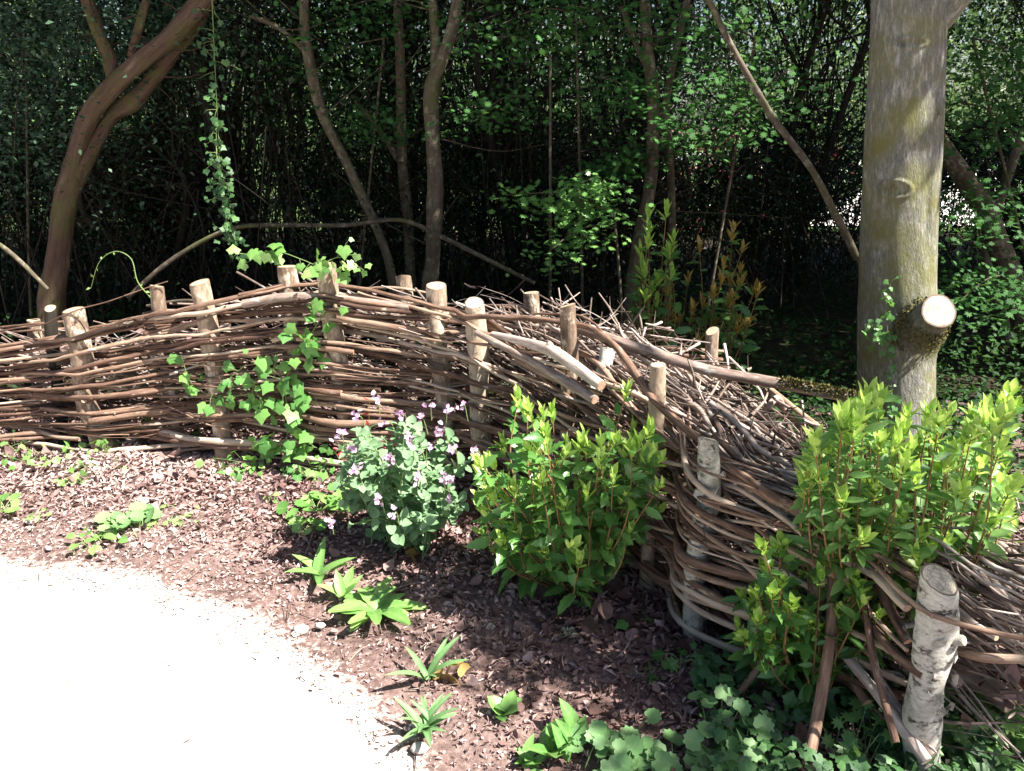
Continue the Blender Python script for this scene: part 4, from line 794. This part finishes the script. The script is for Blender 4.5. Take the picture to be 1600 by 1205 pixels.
# unseen canopy added overhead to shade the wood, split between the tall trees
S = np.array(SUND); kx, ky = S[0]/S[2], S[1]/S[2]
def canopy(cx, cy, rx, ry, z0, z1, n, size, tpl=rhomb, lit=True):
    nc = max(6, n//160); cc = np.stack([cx+rng.uniform(-rx, rx, nc), cy+rng.uniform(-ry, ry, nc), rng.uniform(z0, z1, nc)], -1)
    p = cc[rng.integers(0, nc, n)]+rng.normal(0, 1, (n, 3))*[.38, .38, .16]
    # keep the glade over hedge, bed and path open to the sun
    q = p[:, :2]-np.array([kx, ky])*(p[:, 2:3]-.9); edge = 4.3+.22*np.sin(q[:, 0]*2.3)+.12*np.sin(q[:, 0]*6.1)
    trunkshade = (np.hypot(q[:, 0]-1.25, q[:, 1]-3.75) < .55)
    kp = (q[:, 1] > edge) | (trunkshade & (q[:, 1] > 3.35)); kp &= p[:, 2] > 2.6
    p = p[kp]; k = len(p); m = MB(); m.leaves(tpl, p, rv(k), np.array([0, 0, 1.])+.7*rv(k), size*rng.uniform(.7, 1.2, k), np.clip(rng.normal(.45, .22, k), 0, 1)); return m
added_shade = MB()
def shade(n, xr, yr, z0, z1):          # unseen leaf clumps added right of the frame to dapple the bed's lower right
    nc = max(8, n//70); qx = rng.uniform(*xr, nc); qy = rng.uniform(*yr, nc); h = rng.uniform(z0, z1, nc)
    c = np.stack([qx+kx*h, qy+ky*h, h+.1], -1); p = c[rng.integers(0, nc, n)]+rng.normal(0, 1, (n, 3))*[.11, .11, .06]
    added_shade.leaves(rhomb, p, rv(n), np.array([0, 0, 1.])+.6*rv(n), .07*rng.uniform(.7, 1.2, n), np.clip(rng.normal(.45, .22, n), 0, 1))
shade(1900, (.35, 1.9), (1.15, 2.0), 3.0, 3.8); shade(1100, (-.1, .8), (2.0, 2.5), 3.2, 3.9)
added_shade.tube([P[-20], P[-20]+[.6, -.7, .3], (3.0, 1.2, 3.6), (3.6, .7, 3.5)], [.05, .03, .012], 8, 30, tint=.5); added_shade.build('crown', M['wood2'], tc)  # added bough and shading leaves, hung on the beech out of view
tree('leaning_tree', 'reddish brown tree with twin leaning stems twisting to the upper right at the left', [
    ([(80, 500, 4.5), (88, 420, 4.5), (100, 330, 4.5), (118, 245, 4.5), (150, 165, 4.45), (215, 100, 4.4), (275, 50, 4.4), (330, -20, 4.4), (400, -130, 4.4)], [20, 18, 16, 14, 13, 12.5, 13, 13, 12]),
    ([(112, 300, 4.5), (140, 240, 4.52), (172, 185, 4.54), (205, 160, 4.55), (232, 132, 4.55), (262, 92, 4.55), (300, 45, 4.55), (338, -30, 4.55)], [12, 11, 10, 13, 11, 10, 10, 9]),
    ([(178, 125, 4.45), (168, 85, 4.45), (150, 40, 4.45), (130, -20, 4.45)], [9, 10, 9, 9]), ([(205, 90, 4.45), (215, 50, 4.45), (232, -10, 4.45)], [6, 6, 6])], 'redtrunk', 4,
    crown=[('crown', canopy(-1.5, 4.6, 2.6, 1.8, 3.2, 5.2, 34000, .085), 'wood2')])
tree('thin_tree', 'thin twisting pale stem curving down to the right behind the tall stakes', [([(612, 430, 4.9), (585, 350, 4.9), (545, 262, 4.9), (505, 180, 4.9), (482, 90, 4.9), (474, 0, 4.9), (470, -90, 4.9)], [7, 7, 7, 8, 8, 7, 6]), ([(478, 80, 4.9), (430, 40, 4.9), (390, 25, 4.9)], [4, 3, 2])], 'trunk', 5)
tree('slender_tree', 'mottled brown trunk bending right at its top behind the middle of the hedge', [([(672, 460, 4.7), (676, 400, 4.7), (680, 300, 4.7), (676, 210, 4.7), (674, 140, 4.7), (692, 90, 4.7), (712, 20, 4.7), (720, -80, 4.7)], [13, 12, 12, 11, 11, 9, 8, 7]), ([(682, 150, 4.75), (680, 60, 4.8), (672, -60, 4.8)], [8, 7, 7])], 'trunk', 8,
    crown=[('crown', canopy(2.0, 4.4, 2.6, 1.9, 3.4, 5.4, 34000, .085), 'wood2')])
tree('slender_tree', 'thin straight grey stem left of the mottled brown trunk', [([(642, 450, 5.4), (636, 330, 5.4), (628, 250, 5.4), (626, 120, 5.4), (618, -60, 5.4)], [9, 8, 8, 7, 6]), ([(630, 260, 5.4), (590, 200, 5.4), (550, 150, 5.5)], [5, 4, 3])], 'trunk', 8)
tree('slender_tree', 'mossy stem rising behind the green tipped bush', [([(980, 540, 4.6), (985, 460, 4.6), (997, 380, 4.6), (1014, 300, 4.6), (1021, 210, 4.6), (1020, 140, 4.6), (1010, 60, 4.6), (1006, -60, 4.6)], [9, 9, 10, 9, 10, 9, 8, 7]), ([(1018, 120, 4.6), (990, 60, 4.6), (970, 10, 4.6)], [4, 4, 3])], 'trunk', 6,
    crown=[('crown', canopy(5.0, 4.2, 2.4, 2.0, 3.4, 5.6, 34000, .085), 'wood2')])
tree('slender_tree', 'short straight thin stem just right of the mossy stem', [([(1046, 420, 4.9), (1050, 330, 4.9), (1046, 240, 4.9), (1040, 170, 4.9), (1060, 60, 4.9), (1090, -60, 4.9)], [6, 6, 6, 6, 5, 4])], 'trunk', 6)
tree('diagonal_stem', 'long bare stem slanting from the top centre down to the beech trunk', [([(1348, 440, 3.75), (1335, 395, 3.75), (1305, 335, 3.75), (1268, 265, 3.75), (1205, 180, 3.75), (1150, 85, 3.75), (1108, 0, 3.75), (1080, -80, 3.75)], [6, 6, 5.5, 5, 5, 4.5, 4, 4])], 'trunk', 3)
tree('dark_tree', 'dark thick stem leaning left behind the beech at the right edge', [([(1625, 620, 4.9), (1590, 470, 4.9), (1560, 380, 4.9), (1535, 320, 4.9), (1480, 240, 4.9), (1440, 180, 4.9)], [16, 17, 16, 15, 13, 10]), ([(1560, 700, 5.2), (1540, 600, 5.2), (1570, 520, 5.2), (1540, 400, 5.2), (1600, 200, 5.2)], [10, 11, 9, 8, 7])], 'trunk', 8,
    crown=[('crown', canopy(7.5, 5.5, 2.6, 2.6, 3.4, 5.6, 36000, .09), 'wood2')])
log('arching_branch', [(200, 465, 4.5), (270, 405, 4.5), (360, 358, 4.5), (450, 352, 4.5), (540, 352, 4.5), (625, 344, 4.5), (690, 370, 4.4), (760, 405, 4.3), (835, 442, 4.2)], [.014, .013, .012, .013, .011], 'long thin dead branch arching across behind the tops of the stakes', 'branch', mat='trunk', tint=.4, res=60)
log('dead_branch', [(-30, 362, 4.2), (20, 398, 4.2), (75, 452, 4.2)], [.012, .012, .01], 'dead stick slanting down to the leaning tree at the left edge', 'branch', mat='trunk', tint=.7)
log('dead_branch', [(385, 488, 3.9), (300, 470, 4.0), (200, 500, 4.1), (120, 520, 4.2)][:2]+[(230, 478, 4.1)], [.01, .008], 'dead stick just behind the left stakes', 'branch', mat='trunk', tint=.5)

# generic woodland trees: dark thin stems with twiggy leafy crowns
def crownmesh(n, rx, rz, zc, size, clump=.22):
    nc = n//90; c = rng.normal(0, 1, (nc, 3)); c = unit(c)*(rng.random((nc, 1))**.45)*[rx, rx, rz]+[0, 0, zc]
    p = c[rng.integers(0, nc, n)]+rng.normal(0, 1, (n, 3))*[clump, clump, clump*.5]; ax = rv(n); ax[:, 2] -= .3
    m = MB(); m.leaves(rhomb, p, ax, np.array([0, 0, 1.])+.8*rv(n), size*rng.uniform(.6, 1.3, n), np.clip(rng.normal(.45, .25, n), 0, 1)); return m, c
protos = []
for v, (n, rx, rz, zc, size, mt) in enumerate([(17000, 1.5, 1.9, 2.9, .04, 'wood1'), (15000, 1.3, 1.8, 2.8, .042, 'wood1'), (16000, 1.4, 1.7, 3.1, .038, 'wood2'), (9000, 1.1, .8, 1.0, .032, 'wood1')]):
    cm, cc = crownmesh(n, rx, rz, zc, size); tm = MB(); h = zc+rz
    ns = 3 if v == 3 else 2
    for s in range(ns):
        a = rng.random()*6.28; top = np.array([math.cos(a)*.6, math.sin(a)*.5, h*.8]); Q = tm.tube([(rng.normal(0, .08), rng.normal(0, .08), -.05), top*[.3, .3, .35]+rng.normal(0, .1, 3), top*[.8, .8, .7]+rng.normal(0, .12, 3), top], [.045, .035, .022, .01], 8, 24, tint=.5, bump=.08)
        for c in cc[rng.integers(0, len(cc), 45)]:
            q = Q[rng.integers(3, 22)]; tm.tube([q, (q+c)/2+rng.normal(0, .12, 3)+[0, 0, .1], c], [.011, .003], 4, 10, tint=.4)
    for s in range(60):
        q = np.array([rng.normal(0, .7), rng.normal(0, .5), rng.uniform(.0, .4)]); e = q+[rng.normal(0, .5), rng.normal(0, .3), rng.uniform(.5, 1.8)]; tm.tube([q, (q+e)/2+rng.normal(0, .1, 3), e], [.006, .002], 4, 9, tint=.5)
    protos.append((tm, cm, mt))
labels = {0: 'dense dark green tree in the unlit wood behind the hedge', 1: 'dense dark twiggy tree in the unlit wood behind the hedge', 2: 'mid green leafy tree among darker ones in the wood behind', 3: 'low dark twiggy bush on the floor of the wood behind'}
kinds = {0: 'woodland_tree', 1: 'twiggy_tree', 2: 'leafy_tree', 3: 'thicket_bush'}
made = {}
spots = [(-5.2, 6.2, 0), (-3.9, 5.7, 1), (-2.9, 6.6, 0), (-1.9, 5.9, 1), (-.9, 6.6, 0), (.1, 6.1, 1), (1.0, 6.9, 0), (2.6, 7.2, 1), (5.0, 6.5, 0), (5.6, 7.6, 2),
         (-6.5, 8.0, 2), (-4.6, 8.2, 0), (-2.4, 8.4, 2), (-.3, 8.2, 0), (1.4, 8.8, 1), (-7.5, 10, 0), (6.6, 8.8, 0), (-3.6, 9.6, 1), (-5.6, 7.0, 1), (-1.2, 9.4, 0), (7.4, 9.8, 0), (5.9, 8.3, 1), 
         (-4.3, 5.4, 3), (-2.6, 5.8, 3), (-.9, 5.7, 3), (.7, 5.9, 3), (4.4, 5.6, 3), (-3.4, 7.6, 3), (2.2, 6.7, 3), (3.0, 7.9, 3), (4.3, 8.7, 3), (5.9, 9.0, 3), (6.8, 8.2, 3), (-5.5, 9, 3), (-3.8, 8.8, 3), (-2, 9, 3), (-.5, 9.1, 3), (.9, 9.6, 3), (-7.2, 8.8, 3), (0.4, 7.6, 3)]
MARKS = [(60, 'at the left edge of the picture'), (230, 'behind the leaning reddish tree'), (340, 'behind the hanging ivy strand'), (450, 'behind the tall stake under the ivy'), (560, 'behind the thin twisting pale stem'), (680, 'behind the mottled brown trunk'), (800, 'right of the mottled brown trunk'), (900, 'behind the hawthorn spray'), (1010, 'behind the mossy stem'), (1130, 'behind the bronze tipped bush'), (1260, 'behind the long diagonal stem'), (1400, 'behind the beech trunk'), (1520, 'just right of the beech trunk'), (9999, 'at the right edge beyond the beech')]
used = set()
def wood_label(x, y, v):
    px = float(PX((x, y, 1.3))[0][0]); where = next(t for q, t in MARKS if px < q)
    row = 'nearest' if y < 6.4 else ('mid distance' if y < 7.8 else 'farthest'); kind = ['dense dark green tree', 'dark twiggy tree', 'mid green leafy tree', 'low dark twiggy bush'][v]
    l = row+' '+kind+' of the wood '+where
    if l in used: l = l.replace(row, 'another '+row)
    used.add(l); return l
for (x, y, v) in spots:
    gl = {'label': wood_label(x, y, v), 'category': 'tree' if v < 3 else 'bush', 'group': {0: 'dark trees of the wood', 1: 'twiggy trees of the wood', 2: 'leafy trees of the wood', 3: 'low bushes of the wood'}[v]}
    if v not in made:
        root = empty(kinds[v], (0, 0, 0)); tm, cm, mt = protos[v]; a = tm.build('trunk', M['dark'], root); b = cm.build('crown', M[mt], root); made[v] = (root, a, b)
    else:
        r0, a0, b0 = made[v]; root = r0.copy(); C.objects.link(root)
        for c in (a0, b0): d = c.copy(); C.objects.link(d); d.parent = root
    for k, q in gl.items(): root[k] = q
    root.location = (x, y, 0); root.rotation_euler = (0, 0, rng.random()*6.28); s = rng.uniform(.9, 1.15); root.scale = (s, s, s*rng.uniform(.95, 1.1))

mb = MB(); n = 30000; x = rng.uniform(-7, 7, n); y = rng.uniform(4.2, 9, n); x[:7000] = rng.uniform(1.25, 4.2, 7000); y[:7000] = rng.uniform(2.75, 4.8, 7000); h = .28+.22*np.sin(x*2.1+y)*np.sin(y*1.7-x)
mb.leaves(rhomb, np.stack([x, y, .04+rng.random(n)**1.3*np.clip(h, .05, 1)], -1), rv(n)*[1, 1, .5], np.array([0, -.2, 1])+.6*rv(n), rng.uniform(.025, .06, n), np.clip(rng.normal(.5, .25, n), 0, 1))
tag(mb.build('undergrowth', M['wood2']), 'low green undergrowth covering the floor of the wood', 'undergrowth', kind='stuff')
# leafy sprays of the nearer saplings
def spray(name, label, sets, n, size, mat, y, sm='trunk', tmean=.5, cat='sapling', basex=None, tpl=haw):
    b = Y(basex if basex else sets[0][0][0], 560, y); root = thing(name, (b[0], y, 0), label, cat); a, l = MB(), MB()
    a.tube([(b[0], y, -.02), (b[0]+.03, y, .5), Y(*sets[0][0], y)], [.012, .007], 7, 14, tint=.4)
    for (p0, p1, w_) in sets:
        A_, B_ = Y(*p0, y), Y(*p1, y-.25); a.tube([A_, (A_+B_)/2+[0, 0, .05], B_], [.006, .002], 5, 10, tint=.4)
        k = int(n/len(sets)); t = rng.random(k)**.8; p = A_+(B_-A_)*t[:, None]+rng.normal(0, 1, (k, 3))*[w_, w_, w_*.45]
        l.leaves(tpl, p, rv(k)*[1, 1, .5], np.array([0, -.4, 1.])+.5*rv(k), size*rng.uniform(.6, 1.2, k), np.clip(rng.normal(tmean, .22, k), 0, 1), wide=1.1)
    a.build('stems', M[sm], root); l.build('leaves', M[mat], root); return root
spray('hawthorn_sapling', 'sunlit spray of lobed leaves hanging before the dark wood above the middle stakes', [((960, 330), (790, 305), .09), ((950, 330), (860, 330), .12), ((960, 300), (900, 290), .08), ((950, 350), (850, 400), .1)], 760, .045, 'herb', 4.3, tmean=.35)
spray('hawthorn_sapling', 'mid green leafy branches hanging across the top right of the mossy stem', [((1180, 60), (1040, 30), .2), ((1150, 120), (1040, 130), .2), ((1230, 110), (1170, 190), .16), ((1130, 230), (1060, 200), .14)], 1900, .04, 'wood3', 4.4, tmean=.9, basex=1090)
spray('hawthorn_sapling', 'leafy spray at the top centre between the trunks', [((900, 20), (780, 40), .25), ((960, 60), (900, 10), .2), ((990, 230), (960, 270), .1)], 1200, .04, 'wood3', 4.7, tmean=.8, basex=900)
spray('hawthorn_sapling', 'dim leafy spray left of the mottled brown trunk', [((600, 60), (480, 120), .25), ((560, 180), (620, 200), .14), ((640, 20), (540, 10), .2)], 1100, .04, 'wood3', 5.0, tmean=.6, basex=560)
spray('hawthorn_sapling', 'light green leafy sprig high between the mottled trunk and the mossy stem', [((860, 90), (760, 60), .16), ((830, 150), (740, 190), .12), ((930, 120), (1000, 170), .14)], 900, .038, 'wood3', 4.35, tmean=.8, basex=850)
spray('evergreen_bush', 'grey green bushy foliage filling the upper left behind the leaning tree', [((40, 40), (20, 280), .4), ((140, 60), (60, 200), .4), ((100, 10), (0, 60), .4), ((280, 60), (180, 10), .35)], 12000, .036, 'grey', 5.0, tmean=.5, cat='bush', basex=60, tpl=rhomb)
spray('hawthorn_sapling', 'green foliage right of the beech at the right edge', [((1520, 60), (1600, 120), .22), ((1500, 160), (1590, 220), .2), ((1600, 300), (1500, 360), .2), ((1580, 430), (1500, 470), .18)], 2600, .04, 'wood3', 4.3, tmean=.8, basex=1600)

# ------------------------------------------------------------------ beyond the wood
def farbush(name, label, x, y, rx, rz, n, mat, size=.11, flowers=None, group=None, cat='bush'):
    root = thing(name, (x, y, 0), label, cat, group); p = unit(rng.normal(size=(n, 3)))*(rng.random((n, 1))**.25)*[rx, rx*.7, rz]*(1+.12*rng.normal(size=(n, 1)))+[x, y, rz*.85]; p = p[p[:, 2] > .05]; k = len(p)
    m = MB(); m.leaves(rhomb, p, rv(k), rv(k)+[0, -.3, .6], size*rng.uniform(.6, 1.3, k), np.clip(rng.normal(.5, .25, k), 0, 1)); t = MB(); t.tube([(x, y, -.05), (x+.1, y, rz)], [.07, .03], 6, 5); t.build('trunk', M['dark'], root); m.build('crown', M[mat], root)
    if flowers: 
        i = rng.integers(0, k, flowers); q = p[i]+rng.normal(0, .05, (flowers, 3)); f = MB(); 
        for _ in range(6): f.leaves(rhomb, q+rng.normal(0, .05, (flowers, 3)), rv(flowers), rv(flowers)+[0, -.6, .5], .11, rng.random(flowers))
        f.build('flowers', M['redflower'], root)
    return root
farbush('rhododendron', 'red flowering bush far behind the wood, left of the beech', 4.1, 13.2, 1.5, .8, 3500, 'far', flowers=110)
farbush('rhododendron', 'crimson flowering bush glimpsed low between the stems left of the beech', 3.0, 11.8, 1.1, .55, 2500, 'far', flowers=90, size=.09)
for i, (x, y, rx, rz, lab) in enumerate([(-7, 15, 2.2, 1.1, 'far sunlit green bush at the left beyond the wood'), (-3, 16, 2.2, 1.0, 'far sunlit green bush beyond the leaning tree'), (0.5, 20, 2.2, 1.2, 'far sunlit green bush beyond the middle of the wood'), (9, 19, 2.4, 1.3, 'far sunlit green bush beyond the right edge of the wood')]):
    farbush('sunlit_bush', lab, x, y, rx, rz, 5000, 'far', .14)
for i, (x, y) in enumerate([(-22, 36), (-14, 40), (-6, 38), (2, 42), (12, 34), (20, 36)]):
    farbush('distant_tree', ['distant round tree farthest left on the horizon', 'distant round tree second from the left on the horizon', 'distant round tree third from the left on the horizon', 'distant round tree fourth from the left on the horizon', 'distant round tree on the horizon left of the beech trunk', 'distant round tree rightmost on the horizon'][i], x, y, 4.5, 4.5, 7000, 'far', .3, cat='tree')
